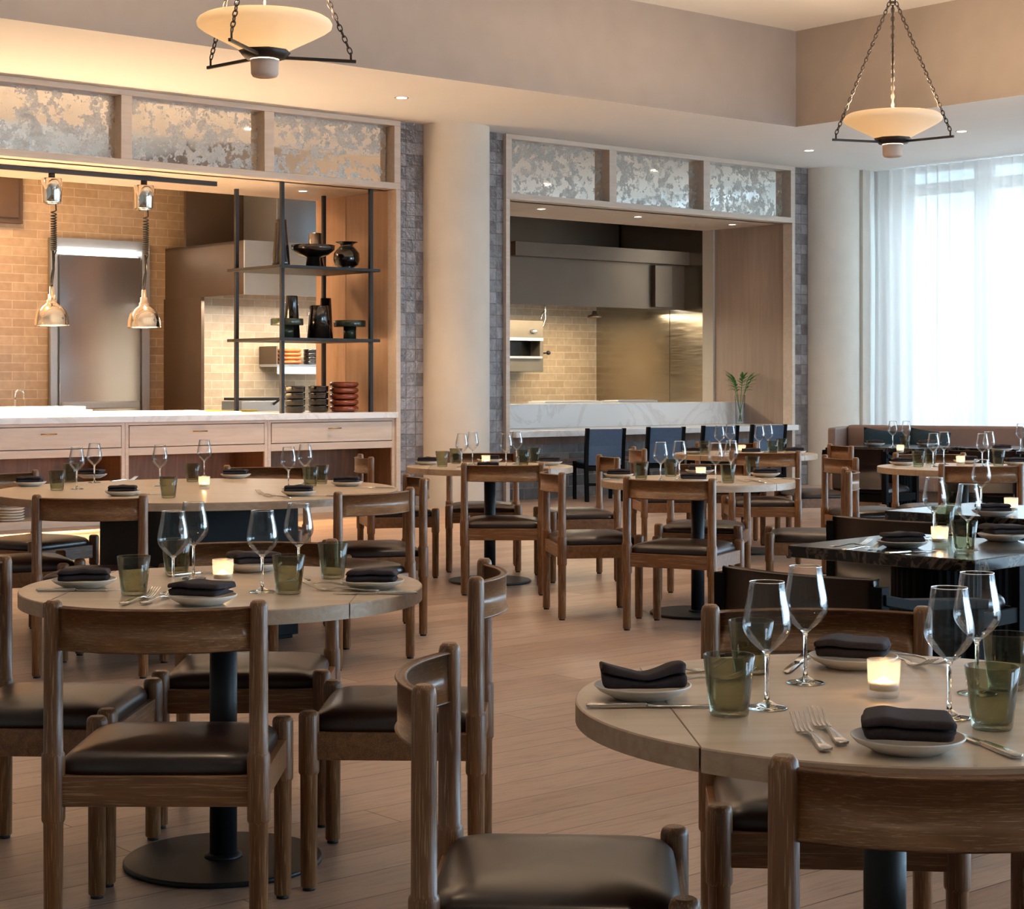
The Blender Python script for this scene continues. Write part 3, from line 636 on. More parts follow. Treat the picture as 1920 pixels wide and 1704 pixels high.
# ------------------------------------------------------------------ pendants
def chain(p, q, link=.05, r=.004):
    mb = MB(); d = (q-p); n = max(2, int(d.length/(link*.72))); d.normalize(); a = d.cross(Vector((0, 0, 1)) if abs(d.z) < .95 else Vector((1, 0, 0))).normalized(); b_ = d.cross(a).normalized()
    L = (q-p).length/n
    for i in range(n):
        c = p+d*L*(i+.5); side = a if i % 2 else b_
        mb.tube([c+d*(L*.66*math.cos(2*PI*t/10))+side*(link*.26*math.sin(2*PI*t/10)) for t in range(10)], r, 5, closed=True)
    return mb
def pendant(loc, rot, label, en):
    r = empty('pendant_lamp', loc, rot, label, 'pendant lamp', 'opal bowl pendants')       # origin: bottom of the cup
    MB().lathe([(0, .001), (0, .055), (.006, .072), (.02, .08), (.115, .084)], 36, cap0=False).build('glass_cup', M['opal_cup'], r)
    MB().lathe([(.105, .086), (.11, .12), (.15, .155), (.155, .15), (.15, .09)], 8, cap1=False).build('collar', M['bronze'], r)
    bowl = [(.145, .09), (.15, .125), (.185, .19), (.235, .29), (.275, .365), (.295, .392), (.315, .396), (.335, .385), (.35, .36), (.352, .352), (.346, .352), (.332, .372), (.313, .384), (.295, .380), (.235, .278), (.16, .125)]
    MB().lathe(bowl, 64, cap0=False, cap1=False).build('bowl_shade', M['opal'], r)
    top = 1.255
    for k in range(3):
        a = 2*PI*k/3; e = Vector((.53*math.cos(a), .53*math.sin(a), .118)); c = Vector((.1*math.cos(a), .1*math.sin(a), .122))
        m = MB(); T = Matrix.Rotation(a, 4, 'Z'); m.box(.09, .545, -.008, .008, .112, .130, T=T)
        m.tube([e+Vector((-.015*math.cos(a), -.015*math.sin(a), .01)), e+Vector((-.015*math.cos(a), -.015*math.sin(a), .055))], .007, 6); m.build('arm', M['bronze'], r)
        m = chain(e+Vector((-.015*math.cos(a), -.015*math.sin(a), .05)), Vector((.03*math.cos(a), .03*math.sin(a), top)))
        m.build('chain', M['bronze'], r)
    MB().tube([(0, 0, .15), (0, 0, top)], .008, 8).build('rod', M['bronze'], r)
    m = MB().tube([(.025*math.cos(2*PI*t/14), 0, top+.03+.035*math.sin(2*PI*t/14)) for t in range(14)], .006, 6, closed=True)
    m.lathe([(top-.02, .02), (top+.005, .03), (top+.01, .02)], 12); m.build('hanging_ring', M['bronze'], r)
    chain(Vector((0, 0, top+.06)), Vector((0, 0, 4.93-loc[2]))).build('ceiling_chain', M['bronze'], r)
    MB().lathe([(4.915-loc[2], .06), (4.95-loc[2], .065)], 24).build('ceiling_rose', M['bronze'], r)
    lamp('pendant_bulb', 'POINT', (loc[0], loc[1], loc[2]+.305), en, (1, .72, .44), .06)
p = wf(-5.9, -5.68); pendant((-1.452, 10.49, 3.085), math.radians(17), 'opal glass bowl pendant hanging before the drawer counter', 210)
pendant((3.09, 14.5, 3.115), math.radians(-42), 'opal glass bowl pendant near the ceiling corner by the curtains', 210)

# ------------------------------------------------------------------ oak chair
def cushion(hx, hy, z0, h, n=22, corner=5):
    """crowned leather pad with soft rolled edge"""
    vs = []; fs = []
    prof = [(.965, 0), (.995, .10), (1.0, .28), (.985, .48), (.93, .66), (.82, .79), (.62, .90), (.36, .97), (.12, 1.0)]
    m = 48
    for t, zz in prof:
        for i in range(m):
            a = 2*PI*i/m; c, s_ = math.cos(a), math.sin(a)
            e = 2/corner; x = math.copysign(abs(c)**e, c)*hx; y = math.copysign(abs(s_)**e, s_)*hy
            vs.append((x*t, y*t, z0+h*zz))
    k = len(prof)
    for j in range(k-1):
        for i in range(m): i2 = (i+1) % m; fs.append((j*m+i, j*m+i2, (j+1)*m+i2, (j+1)*m+i))
    fs.append(tuple((k-1)*m+i for i in range(m))); fs.append(tuple(reversed(range(m))))
    return MB().add(vs, fs, 0, True)
def slat(x0, x1, y, bow, z0, z1, th, n=18):
    secs = []
    for i in range(n+1):
        t = i/n*2-1; x = x0+(x1-x0)*(i/n); yy = y-bow*(1-t*t); r = .005
        q = []
        for (dy, dz) in ((-1, -1), (1, -1), (1, 1), (-1, 1)):
            for (ey, ez) in (((0, 1), (1, 0)) if dy*dz > 0 else ((1, 0), (0, 1))):
                q.append((x, yy+dy*(th/2)-dy*r*ez if False else yy+dy*(th/2-r*(1-ey)), (z0+z1)/2+dz*((z1-z0)/2-r*(1-ez))))
        secs.append(q)
    return MB().loft(secs)
SW, SD = .235, .215
def make_chair():
    r = empty('dining_chair', (0, 0, 0), 0, 'x', 'chair', 'oak dining chairs')
    for sx in (-1, 1):
        MB().lathe([(0, .016), (.008, .016)], 16, sx*SW, -SD, 1).lathe([(.008, .018), (.012, .0215), (.296, .0225), (.302, .0262), (.306, .0268), (.449, .0268), (.455, .0255), (.459, .0222), (.60, .0218), (.790, .0212), (.800, .019), (.806, .013)], 20, sx*SW, -SD).build('leg', [M['oak_z'], M['glide']], r)
    for sx in (-1, 1):
        MB().lathe([(0, .016), (.008, .016)], 16, sx*SW, SD, 1).lathe([(.008, .018), (.012, .0215), (.296, .0225), (.302, .0262), (.306, .0268), (.446, .0268), (.455, .024), (.460, .017)], 20, sx*SW, SD).build('leg', [M['oak_z'], M['glide']], r)
    m = MB(); m.box(-SW+.015, SW-.015, -SD-.0125, -SD+.0125, .335, .405); m.box(-SW+.015, SW-.015, SD-.0125, SD+.0125, .335, .405)
    for sx in (-1, 1): m.box(sx*SW-.0125, sx*SW+.0125, -SD+.015, SD-.015, .335, .405)
    m.build('seat_frame', M['oak_x'], r, bevel=.002)
    cushion(.232, .214, .398, .070, corner=9).build('seat_cushion', M['leather'], r)
    slat(-SW+.012, SW-.012, -SD-.002, .062, .692, .792, .022).build('back_slat', M['oak_slat'], r)
    return Proto(r)
oak = make_chair()
def chair(x, y, fx, fy, label, group):
    """centre of the seat and the direction the sitter faces"""
    return oak.put((x, y, 0), math.atan2(-fx, fy), label, group)
G1, G2, G3, G4, G5, G6, G7 = ['oak chairs around the '+t for t in ('nearest round table', 'front round table with four glasses by the banquet table', 'large round table by the drawer counter', 'small round table before the pale column', 'middle round table', 'round table by the blue bar chairs', 'round table before the banquette')]
chair(-.815, 4.305, 0, 1, 'oak chair seen from behind, grained back slat, at the nearer left round table', G2)
chair(-1.25, 4.87, 1, -.05, 'oak chair cut by the left frame edge, facing right, beside the nearer left table', G2)
chair(-.80, 5.45, .03, -1, 'oak chair facing the camera across the nearer left round table', G2)
chair(-.300, 4.82, -1, .03, 'oak chair turned left, right of nearer left table, behind the foremost curved-back chair', G2)
chair(.082, 3.18, 1, -.055, 'foremost oak chair facing right, its curved back slat seen side-on, big leather seat', G1)
chair(.60, 2.615, 0, 1, 'oak chair with back to the camera, cropped at the bottom right corner', G1)
chair(.665, 3.78, -.07, -1, 'oak chair facing the camera behind the nearest table, its slat behind wine glasses', G1)
chair(1.17, 3.10, -1, .02, 'oak chair mostly outside the frame, right of the nearest round table', G1)
chair(-1.85, 8.065, .02, 1, 'oak chair with back to camera at the large round table', G3)
chair(-2.60, 9.72, .88, -.48, 'oak chair at the far left of the large round table', G3)
chair(-.795, 8.37, -.76, .65, 'oak chair angled toward the large round table, near its right end', G3)
chair(-.72, 9.33, -.97, -.24, 'oak chair right of the large round table, behind the angled one', G3)
chair(-2.35, 8.62, .90, .42, 'oak chair tucked under the large round table at its front left', G3)
chair(-1.45, 10.35, .0, -1, 'oak chair behind the large round table, only its back slat top showing', G3)
chair(-.77, 12.0, .97, .23, 'oak chair left of the small table before the pale column', G4)
chair(-.055, 11.08, 0, 1, 'oak chair with back to camera at the table before the pale column', G4)
chair(-.20, 12.38, .03, -1, 'oak chair on the far side of the table before the pale column', G4)
chair(.427, 11.81, -.98, -.2, 'oak chair right of the table before the pale column, in front of the bar chairs', G4)
chair(.447, 10.01, .98, .16, 'oak chair facing right, left of the middle round table', G5)
chair(.907, 9.44, .44, .90, 'oak chair with back to camera at the middle round table', G5)
chair(1.15, 10.73, -.25, -.97, 'oak chair on the far side of the middle round table', G5)
chair(1.68, 10.14, -.99, .14, 'oak chair right of middle round table, its slat edge lit white by the window', G5)
chair(1.16, 13.35, .99, .1, 'oak chair left of the round table by the blue bar chairs', G6)
chair(1.80, 12.92, 0, 1, 'oak chair with back to camera at the table by the blue bar chairs', G6)
chair(2.34, 13.85, -.98, -.17, 'oak chair right of the table by the blue bar chairs, before the far column', G6)
chair(1.75, 14.35, 0, -1, 'oak chair beyond the table by the blue bar chairs', G6)
chair(2.38, 11.89, .97, .26, 'oak chair facing right toward the round table before the banquette', G7)
chair(2.83, 10.97, .03, 1, 'oak chair with back to camera at the round table before the banquette', G7)
chair(2.90, 12.20, 0, -1, 'oak chair between the banquette and its nearest round oak table', G7)

# ------------------------------------------------------------------ round drop-leaf tables
def disc_part(r, x0, x1, z0, z1, n=96):
    """slice of a disc between two x values, as a closed prism; edge gets its own material"""
    pts = []
    a0 = math.acos(max(-1, min(1, x1/r))); a1 = math.acos(max(-1, min(1, x0/r)))
    k = max(8, int(n*(a1-a0)/PI))
    for i in range(k+1): a = a0+(a1-a0)*i/k; pts.append((r*math.cos(a), r*math.sin(a)))
    for i in range(k+1): a = a1+(a0-a1)*i/k; pts.append((r*math.cos(a), -r*math.sin(a)))
    q = []
    for p in pts:
        if not q or (abs(p[0]-q[-1][0])+abs(p[1]-q[-1][1])) > 1e-5: q.append(p)
    if (abs(q[0][0]-q[-1][0])+abs(q[0][1]-q[-1][1])) < 1e-5: q.pop()
    n = len(q); c = .0025
    def ring(z, ins):
        return [(x*(1-ins/r) if ins else x, y*(1-ins/r) if ins else y, z) for x, y in q]
    m = MB(); m.add(ring(z0, 0)+ring(z1-c, 0)+ring(z1, c), [(i, (i+1) % n, n+(i+1) % n, n+i) for i in range(n)]+[(n+i, n+(i+1) % n, 2*n+(i+1) % n, 2*n+i) for i in range(n)], 1)
    m.f.append(tuple(2*n+i for i in range(n))); m.mi.append(0); m.sm.append(False)
    m.f.append(tuple(reversed(range(n)))); m.mi.append(1); m.sm.append(False)
    return m
def make_table():
    r = empty('round_table', (0, 0, 0), 0, 'x', 'table', 'round oak pedestal tables')
    R, Z0, Z1, g, c = .54, .712, .75, .0015, .385
    disc_part(R, -c+g, c-g, Z0, Z1).build('tabletop', [M['top'], M['top_edge']], r)
    disc_part(R, c+g, R, Z0, Z1, 140).build('table_leaf', [M['top'], M['top_edge']], r)
    disc_part(R, -R, -c-g, Z0, Z1, 140).build('table_leaf', [M['top'], M['top_edge']], r)
    MB().lathe([(.014, .037), (.70, .037)], 36).lathe([(.014, .052), (.022, .050), (.026, .038)], 36).build('pedestal_column', M['black_metal'], r)
    MB().lathe([(0, .262), (.003, .268), (.011, .268), (.015, .263)], 72).build('base_plate', M['black_metal'], r)
    MB().box(-.26, .26, -.03, .03, .69, .711).box(-.03, .03, -.3, .3, .69, .711).build('support_bracket', M['black_metal'], r)
    return Proto(r)
tab = make_table()
def table(x, y, rz, label): tab.put((x, y, 0), rz, label, 'round oak pedestal tables')
table(.651, 3.12, math.radians(3), 'nearest pale round pedestal table, cropped by the right edge of the frame')
table(-.785, 4.86, math.radians(-1), 'pale round pedestal table set for four, in front of the big banquet-size table')
table(-.144, 11.6, 0, 'small pale round table in front of the first pale column')
table(1.04, 10.0, 0, 'pale round table in the middle of the room')
table(1.78, 13.6, 0, 'pale round table nearest the blue bar chairs')
table(2.90, 11.5, 0, 'pale round table before the taupe banquette')
big = empty('large_round_table', (-1.605, 9.14, 0), 0, 'banquet-size pale round table on a black box base, by the drawer counter', 'table')
disc_part(1.02, -1.0199, 1.0199, .712, .75, 160).build('tabletop', [M['top'], M['top_edge']], big)
m = MB(); T = Matrix.Rotation(math.radians(38), 4, 'Z'); m.box(-.37, .37, -.37, .37, .02, .711, T=T); m.box(-.35, .35, -.35, .35, 0, .02, T=T)
m.build('box_base', plain('black_oak_box', S(11, 12, 15), .6, 0, .2, 30, spec=.2), big, bevel=.003)

# ------------------------------------------------------------------ black marble tables
def square_table(loc, rz, w, d, label, name='marble_table'):
    r = empty(name, loc, rz, label, 'table', 'black marble tables')
    MB().box(-w/2, w/2, -d/2, d/2, .71, .75).build('tabletop', M['marble_black'], r, bevel=.003)
    m = MB()
    n = 36; prof = []
    vs = []; fs = []
    for z in (.03, .69):
        for i in range(n*2): a = PI*i/n; rr = .15 if i % 2 else .146; vs.append((rr*math.cos(a), rr*math.sin(a), z))
    N = n*2; m.add(vs, [(i, (i+1) % N, N+(i+1) % N, N+i) for i in range(N)]+[tuple(range(N, 2*N))]); m.build('fluted_base', M['black_wood'], r)
    MB().lathe([(0, .23), (.02, .23), (.03, .20)], 48).lathe([(.69, .2), (.7095, .2)], 36).build('base_plate', M['black_metal'], r)
q = math.radians(-45)
square_table((1.436, 6.05, 0), q, .71, .71, 'square black marble table nearest the camera, its corner toward us')
square_table((2.10, 7.66, 0), q, .71, .71, 'square black marble table behind the nearer one, shining with window light')
square_table((3.27, 15.05, 0), q, .76, .76, 'black marble table in front of the teal pillows')
square_table((4.20, 14.75, 0), q, .76, .76, 'black marble table before the banquette, cut by the right frame edge')

# ------------------------------------------------------------------ black armchairs
def make_arm():
    r = empty('armchair', (0, 0, 0), 0, 'x', 'chair', 'black armchairs at the marble tables')
    hw, hd = .27, .25
    for sx in (-1, 1): MB().box(sx*hw-.02, sx*hw+.02, -hd-.02, -hd+.02, 0, .745).build('leg', M['black_wood'], r, bevel=.003)
    for sx in (-1, 1): MB().box(sx*hw-.02, sx*hw+.02, hd-.02, hd+.02, 0, .665).build('leg', M['black_wood'], r, bevel=.003)
    for sx in (-1, 1):
        m = MB(); secs = []
        for y, z in ((-hd-.01, .725), (-hd+.12, .70), (hd+.03, .668)):
            secs.append([(sx*hw-.028, y, z-.03), (sx*hw+.028, y, z-.03), (sx*hw+.028, y, z), (sx*hw-.028, y, z)])
        m.loft(secs, smooth=False).build('armrest', M['black_wood'], r, bevel=.003)
    m = MB(); m.box(-hw+.02, hw-.02, -hd-.012, -hd+.012, .34, .40).box(-hw+.02, hw-.02, hd-.012, hd+.012, .34, .40)
    for sx in (-1, 1): m.box(sx*hw-.012, sx*hw+.012, -hd+.02, hd-.02, .34, .40)
    m.build('seat_frame', M['black_wood'], r, bevel=.002)
    cushion(.255, .24, .395, .085, corner=7).build('seat_cushion', M['leather'], r)
    slat(-hw+.01, hw-.01, -hd, .055, .44, .765, .035).build('backrest', M['leather'], r)
    return Proto(r)
arm = make_arm()
def armchair(x, y, fx, fy, label): arm.put((x, y, 0), math.atan2(-fx, fy), label, 'black armchairs at the marble tables')
armchair(.99, 5.25, .707, .707, 'black armchair with dark leather back, in front of the nearest marble table')
armchair(1.66, 7.18, .707, .707, 'black armchair between the two nearer marble tables, behind the left corner')
armchair(1.98, 5.42, -.5, .86, 'black armchair at the right of the nearest marble table')
armchair(2.90, 14.45, .65, .76, 'black armchair facing the banquette, left of the farther round oak table')
armchair(3.75, 13.98, .5, .86, 'black armchair facing the banquette, behind the round oak table chair')

# ------------------------------------------------------------------ bar chairs
def make_bar():
    r = empty('bar_chair', (0, 0, 0), 0, 'x', 'chair', 'blue leather chairs at the marble bar')
    hw, hd = .205, .22
    for sx in (-1, 1):
        m = MB(); secs = []
        for z, y in ((0, -hd-.03), (.4, -hd), (.60, -hd-.015), (.79, -hd-.05)):
            secs.append([(sx*hw-.02, y-.025, z), (sx*hw+.02, y-.025, z), (sx*hw+.02, y+.025, z), (sx*hw-.02, y+.025, z)])
        m.loft(secs, smooth=False).build('leg', M['black_wood'], r, bevel=.003)
    for sx in (-1, 1): MB().box(sx*hw-.018, sx*hw+.018, hd-.018, hd+.018, 0, .42).build('leg', M['black_wood'], r, bevel=.003)
    MB().box(-hw, hw, -hd-.012, -hd+.012, .33, .375).box(-hw, hw, -hd-.03, -hd-.01, .17, .20).box(-hw, hw, hd-.012, hd+.012, .35, .40).box(-hw-.01, -hw+.01, -hd, hd, .35, .40).box(hw-.01, hw+.01, -hd, hd, .35, .40).build('seat_frame', M['black_wood'], r, bevel=.002)
    cushion(.20, .215, .40, .05, corner=8).build('seat_cushion', M['leather_blue'], r)
    m = MB(); secs = []
    for z, y in ((.39, -hd-.012), (.42, -hd-.012), (.60, -hd-.022), (.775, -hd-.055), (.782, -hd-.056)):
        secs.append([(-hw+.018, y-.012, z), (hw-.018, y-.012, z), (hw-.018, y+.012, z), (-hw+.018, y+.012, z)])
    m.loft(secs, smooth=False).build('backrest', M['leather_blue'], r, bevel=.004)
    return Proto(r)
bar = make_bar()
for px, lab in ((1122, 'blue leather bar chair nearest the tiled pilaster'), (1234, 'blue leather bar chair second from the tiled pilaster'), (1335, 'blue leather bar chair partly hidden behind wine glasses'), (1425, 'blue leather bar chair below the vase of leaves')):
    p = wf(at_v(px, -.42), -.42); bar.put((p.x, p.y, 0), AZ-.45, lab, 'blue leather chairs at the marble bar')

# ------------------------------------------------------------------ banquette
bx, by = 3.16, 16.9; ba = math.radians(-22)
bq = empty('banquette', (bx, by, 0), ba, 'long taupe leather banquette in front of the sheer curtains', 'banquette')
MB().box(0, 4.2, -.55, .08, 0, .30).build('plinth', M['niche'], bq, bevel=.004)
for i, (a, c) in enumerate(((0.02, .42), (.43, 1.63), (1.64, 2.84), (2.85, 4.18))):
    MB().box(a, c, -.60, -.05, .30, .45).build('seat_cushion', M['leather_taupe'], bq, bevel=.03, seg=4)
    MB().box(a, c, -.08, .07, .45, .885).build('back_cushion', M['leather_taupe'], bq, bevel=.03, seg=4)
MB().box(-.06, .02, -.55, .08, .1, .87).build('side_arm', M['leather_taupe'], bq, bevel=.02, seg=3)
def pillow(x, y, z, rz, tilt, w, label):
    vs = []; fs = []; n = 12
    for sgn in (-1, 1):
        for j in range(n+1):
            for i in range(n+1):
                u, v_ = i/n*2-1, j/n*2-1; h = .055*((1-u**4)*(1-v_**4))**.6
                pin = 1-.06*(1-u*u)*(abs(v_)**6)-.06*(1-v_*v_)*(abs(u)**6)
                vs.append((u*w/2*pin, sgn*h, v_*w/2*pin+w/2))
    k = (n+1)**2
    for b0 in (0, k):
        for j in range(n):
            for i in range(n):
                a = b0+j*(n+1)+i; fs.append((a, a+1, a+n+2, a+n+1) if b0 else (a, a+n+1, a+n+2, a+1))
    o = MB().add(vs, fs, 0, True).build('pillow', M['pillow'], loc=(x, y, z)); o.rotation_euler = (tilt, .12, rz); tag(o, label, 'pillow', 'teal pillows on the banquette')
pillow(3.40, 16.47, .48, ba+.35, -.2, .38, 'dark teal pillow propped near the banquette end')
pillow(3.76, 16.32, .48, ba-.1, -.2, .38, 'dark teal pillow behind the wine glasses on the banquette')

# ------------------------------------------------------------------ tableware prototypes
def make_glass():
    r = empty('wine_glass', (0, 0, 0), 0, 'x', 'wine glass', 'wine glasses')
    MB().lathe([(.0, .034), (.0015, .0355), (.0035, .030), (.006, .016), (.014, .0045)], 36, cap0=True, cap1=True).build('foot', M['glass_solid'], r)
    MB().lathe([(.0142, .0045), (.03, .0034), (.085, .0036), (.094, .006), (.099, .011)], 16).build('stem', M['glass_solid'], r)
    prof = [(.0945, .0062), (.098, .0105), (.103, .0170), (.109, .0235), (.116, .0300), (.123, .0355), (.130, .0393), (.137, .0412), (.144, .0416), (.152, .0409), (.163, .0392), (.178, .0361), (.196, .0326), (.214, .0299)]
    MB().lathe(prof+[(.2155, .0295)]+[(z, r_-.0012) for z, r_ in reversed(prof[5:])], 48, cap0=True, cap1=False).tube([(.0294*math.cos(2*PI*t/36), .0294*math.sin(2*PI*t/36), .2152) for t in range(36)], .0009, 6, mi=1, closed=True).build('bowl', [M['glass'], M['glass_solid']], r)
    return Proto(r)
def make_tumbler():
    o = MB().lathe([(.0, .001), (.0, .030), (.004, .0325), (.1, .0435), (.1012, .0425), (.1, .0415), (.03, .0335), (.012, .0300), (.009, .026), (.011, .001)], 40, cap0=False, cap1=False).build('tumbler', M['smoke'])
    tag(o, 'x', 'tumbler', 'smoked tumblers'); return Proto(o)
def make_candle():
    r = empty('candle_holder', (0, 0, 0), 0, 'x', 'candle', 'glass votive candles')
    prof = [(.0, .001), (.0, .025), (.006, .027), (.064, .0295), (.066, .0290), (.064, .0282), (.014, .0252), (.012, .001)]
    MB().lathe(prof, 40, cap0=False, cap1=False).build('holder', M['votive'], r)
    w = MB().lathe([(.0125, .0245), (.026, .0245), (.0265, .022), (.025, .001)], 28).build('wax', M['wax'], r)
    MB().lathe([(.0268, .003), (.0275, .0095), (.029, .0118), (.031, .0105), (.0325, .0045), (.036, .0004)], 16).build('flame', M['flame'], r)
    return Proto(r)
def make_plate():
    r = empty('plate', (0, 0, 0), 0, 'x', 'plate', 'stoneware plates')
    MB().lathe([(.0, .050), (.003, .056), (.014, .078), (.0215, .0855), (.0235, .0858), (.0238, .0835)], 56, cap1=False).build('rim', M['white_cer'], r)
    MB().lathe([(.0236, .0836), (.017, .075), (.008, .056), (.006, .001)], 56, cap0=False, cap1=False).build('well', M['taupe_cer'], r)
    return Proto(r)
def ribbon(path, th, w, n=10, wob=.002, seed=0, taper=0):
    """folded cloth: a strip path in (y, z) swept along x"""
    rn = random.Random(seed); pts = [Vector((0, a, b)) for a, b in path]; k = len(pts); nor = []
    for j in range(k):
        d = pts[min(j+1, k-1)]-pts[max(j-1, 0)]; d.normalize(); nor.append(Vector((0, -d.z, d.y)))
    secs = []
    for i in range(n+1):
        t = i/n*2-1; x = t*w/2; q = []
        dz = wob*math.sin(3.1*t+seed)+wob*.6*math.sin(7*t+seed*2); e = 1-.5*(abs(t)**12)
        dx = [taper*math.sin(j*.55+seed) for j in range(k)]
        for j in range(k): p = pts[j]+nor[j]*th/2*e; q.append((x+dx[j]*t, p.y+dz*.8, max(p.z, .0005)+max(0, dz)*(p.z/.03)))
        for j in reversed(range(k)): p = pts[j]-nor[j]*th/2*e; q.append((x+dx[j]*t, p.y+dz*.8, max(p.z, .0005)+max(0, dz)*(p.z/.03)))
        secs.append(q)
    return MB().loft(secs)
def arc(cy, cz, r, a0, a1, n=6): return [(cy+r*math.cos(a0+(a1-a0)*i/n), cz+r*math.sin(a0+(a1-a0)*i/n)) for i in range(n+1)]
def make_napkin(seed, w=.135, d=.085, dip=0):
    h = d/2; th = .0055
    path = [(h*.8, .004), (0, .004)]+arc(-h+.006, .0095, .0055, -PI/2, -3*PI/2, 6)+[(0, .0155)]+arc(h-.006, .021, .0055, -PI/2, PI/2, 6)+[(0, .0285)]+arc(-h+.010, .022, .008, PI/2, PI*1.05, 5)
    m = ribbon(path, th, w, 14, .0025, seed, .003)
    if dip: m.v = [(x, y, z+(dip*abs(x)/(w/2)-dip*.4)*(z/.03) if z > .01 else z) for x, y, z in m.v]
    o = m.build('napkin', M['napkin']); tag(o, 'x', 'napkin', 'charcoal linen napkins'); o.modifiers.new('s', 'SUBSURF').render_levels = 1; o.modifiers['s'].levels = 1
    return Proto(o)
def strip(rows, m=None):
    """rows: (y, z, x0, x1, thickness)"""
    m = m or MB(); m.loft([[(x0, y, z-t/2), (x1, y, z-t/2), (x1, y, z+t/2), (x0, y, z+t/2)] for y, z, x0, x1, t in rows]); return m
def make_fork():
    m = strip([(-.105, .005, -.005, .005, .003), (-.101, .0055, -.0105, .0105, .005), (-.07, .0055, -.0075, .0075, .0045), (-.015, .009, -.0035, .0035, .004), (.015, .008, -.0032, .0032, .0035), (.03, .0045, -.009, .009, .0022), (.042, .003, -.0130, .0130, .0018)])
    for k in range(4):
        x = -.0112+.00747*k; strip([(.040, .003, x-.0023, x+.0023, .002), (.06, .0045, x-.0022, x+.0022, .002), (.082, .0120, x-.0020, x+.0020, .002), (.105, .0230, x-.0014, x+.0014, .0016)], m)
    o = m.build('fork', M['silver'], bevel=.0004); tag(o, 'x', 'fork', 'steel forks'); return Proto(o)
def make_knife():
    r = empty('knife', (0, 0, 0), 0, 'x', 'knife', 'steel knives')
    strip([(-.115, .004, -.006, .006, .004), (-.11, .0045, -.0105, .0105, .006), (-.06, .0045, -.008, .008, .007), (-.012, .0045, -.0055, .0055, .007)]).build('handle', M['silver'], r, bevel=.001)
    strip([(-.012, .0045, -.005, .005, .004), (.0, .0035, -.008, .009, .002), (.06, .003, -.008, .0095, .0016), (.095, .003, -.007, .006, .0012), (.105, .003, -.006, -.004, .0008)]).build('blade', M['silver'], r)
    return Proto(r)
KP = {'glass': make_glass(), 'tumbler': make_tumbler(), 'candle': make_candle(), 'plate': make_plate(), 'napkin': make_napkin(1, .135, .095), 'napkinB': make_napkin(5, .15, .075, .02), 'napkinC': make_napkin(9, .138, .128), 'fork': make_fork(), 'knife': make_knife()}
WORD = {'glass': 'clear wine glass', 'tumbler': 'smoked glass tumbler', 'candle': 'lit votive candle in ribbed glass', 'plate': 'white-rimmed plate', 'napkin': 'folded charcoal napkin', 'napkinB': 'folded charcoal napkin', 'napkinC': 'folded charcoal napkin', 'fork': 'steel fork', 'knife': 'steel knife'}
GRP = {'glass': 'wine glasses', 'tumbler': 'smoked tumblers', 'candle': 'votive candles', 'plate': 'plates', 'fork': 'forks', 'knife': 'knives'}
def put(kind, px, py, phrase, where, rz=0, z=.7505):
    p = on(px, py, z)
    o = KP[kind].put((p.x, p.y, z), rz, '%s %s, %s' % (WORD[kind], phrase, where), '%s %s' % (GRP.get(kind, 'napkins'), where))
    if kind == 'candle': lamp('candle_light', 'POINT', (p.x, p.y, z+.045), .13, (1, .55, .22), .006)
    return o
D = math.radians
def setting(px, py, phrase, where, rz=0, nk='napkin', nrz=None):
    """plate with its napkin on top; px, py = the plate's middle"""
    put('plate', px, py, phrase, where, rz)
    p = on(px, py, .7505); KP[nk].put((p.x, p.y, .7505+(.0242 if nk == 'napkinC' else .019)), rz if nrz is None else nrz, '%s on the plate %s, %s' % (WORD[nk], phrase, where), 'napkins '+where)
t1 = 'nearest round table'
setting(1205, 1307, 'at its left edge', t1, D(4), 'napkinB', D(3))
setting(1600, 1250, 'at its far side', t1, D(-8), 'napkinC', D(-18))
setting(1702, 1407, 'nearest the camera', t1, D(6), 'napkinC', D(-10))
put('glass', 1438, 1327, 'in front of its pair, beside the near-left tumbler', t1)
put('glass', 1510, 1280, 'taller-looking, before the far plate', t1)
put('glass', 1780, 1345, 'nearest the front napkin', t1)
put('glass', 1832, 1300, 'rear one by the right-hand tumblers', t1)
put('tumbler', 1367, 1340, 'left of the front wine glass', t1)
put('tumbler', 1408, 1262, 'seen behind the front-left wine glass', t1)
put('tumbler', 1860, 1366, 'at the right, nearest the camera', t1)
put('tumbler', 1887, 1292, 'at the right, behind the nearer tumbler', t1)
put('candle', 1657, 1306, 'at the centre', t1)
put('fork', 1521, 1385, 'left one of the front pair', t1, D(3)); put('fork', 1553, 1374, 'right one of the front pair', t1, D(2))
put('fork', 1688, 1243, 'of the far pair, beside the candle', t1, D(205)); put('fork', 1728, 1240, 'of the far pair, farther from the candle', t1, D(205))
put('fork', 1268, 1262, 'behind the left plate, nearer the seam', t1, D(-70)); put('fork', 1318, 1278, 'behind the left plate, near the tumblers', t1, D(-70))
put('knife', 1225, 1326, 'before the left plate', t1, D(-88)); put('knife', 1835, 1395, 'right of the front plate', t1, D(15)); put('knife', 1492, 1248, 'left of the far plate', t1, D(160))
t2 = 'front left round table'
setting(158, 1101, 'at its left', t2, 0, 'napkin', D(8)); setting(380, 1132, 'nearest the camera', t2, 0, 'napkinC', D(-14))
setting(698, 1103, 'at its right', t2, 0, 'napkin', D(-3)); setting(474, 1070, 'at its far side', t2, 0, 'napkinC', D(25))
put('glass', 325, 1112, 'leftmost and nearest of four', t2); put('glass', 363, 1085, 'behind the leftmost one', t2)
put('glass', 492, 1110, 'before the right far chair slat', t2); put('glass', 560, 1088, 'behind the middle tumbler', t2)
put('tumbler', 251, 1115, 'beside the left plate', t2); put('tumbler', 331, 1076, 'behind the pair of left wine glasses', t2)
put('tumbler', 541, 1113, 'in the middle right', t2); put('tumbler', 624, 1084, 'beside the right plate', t2)
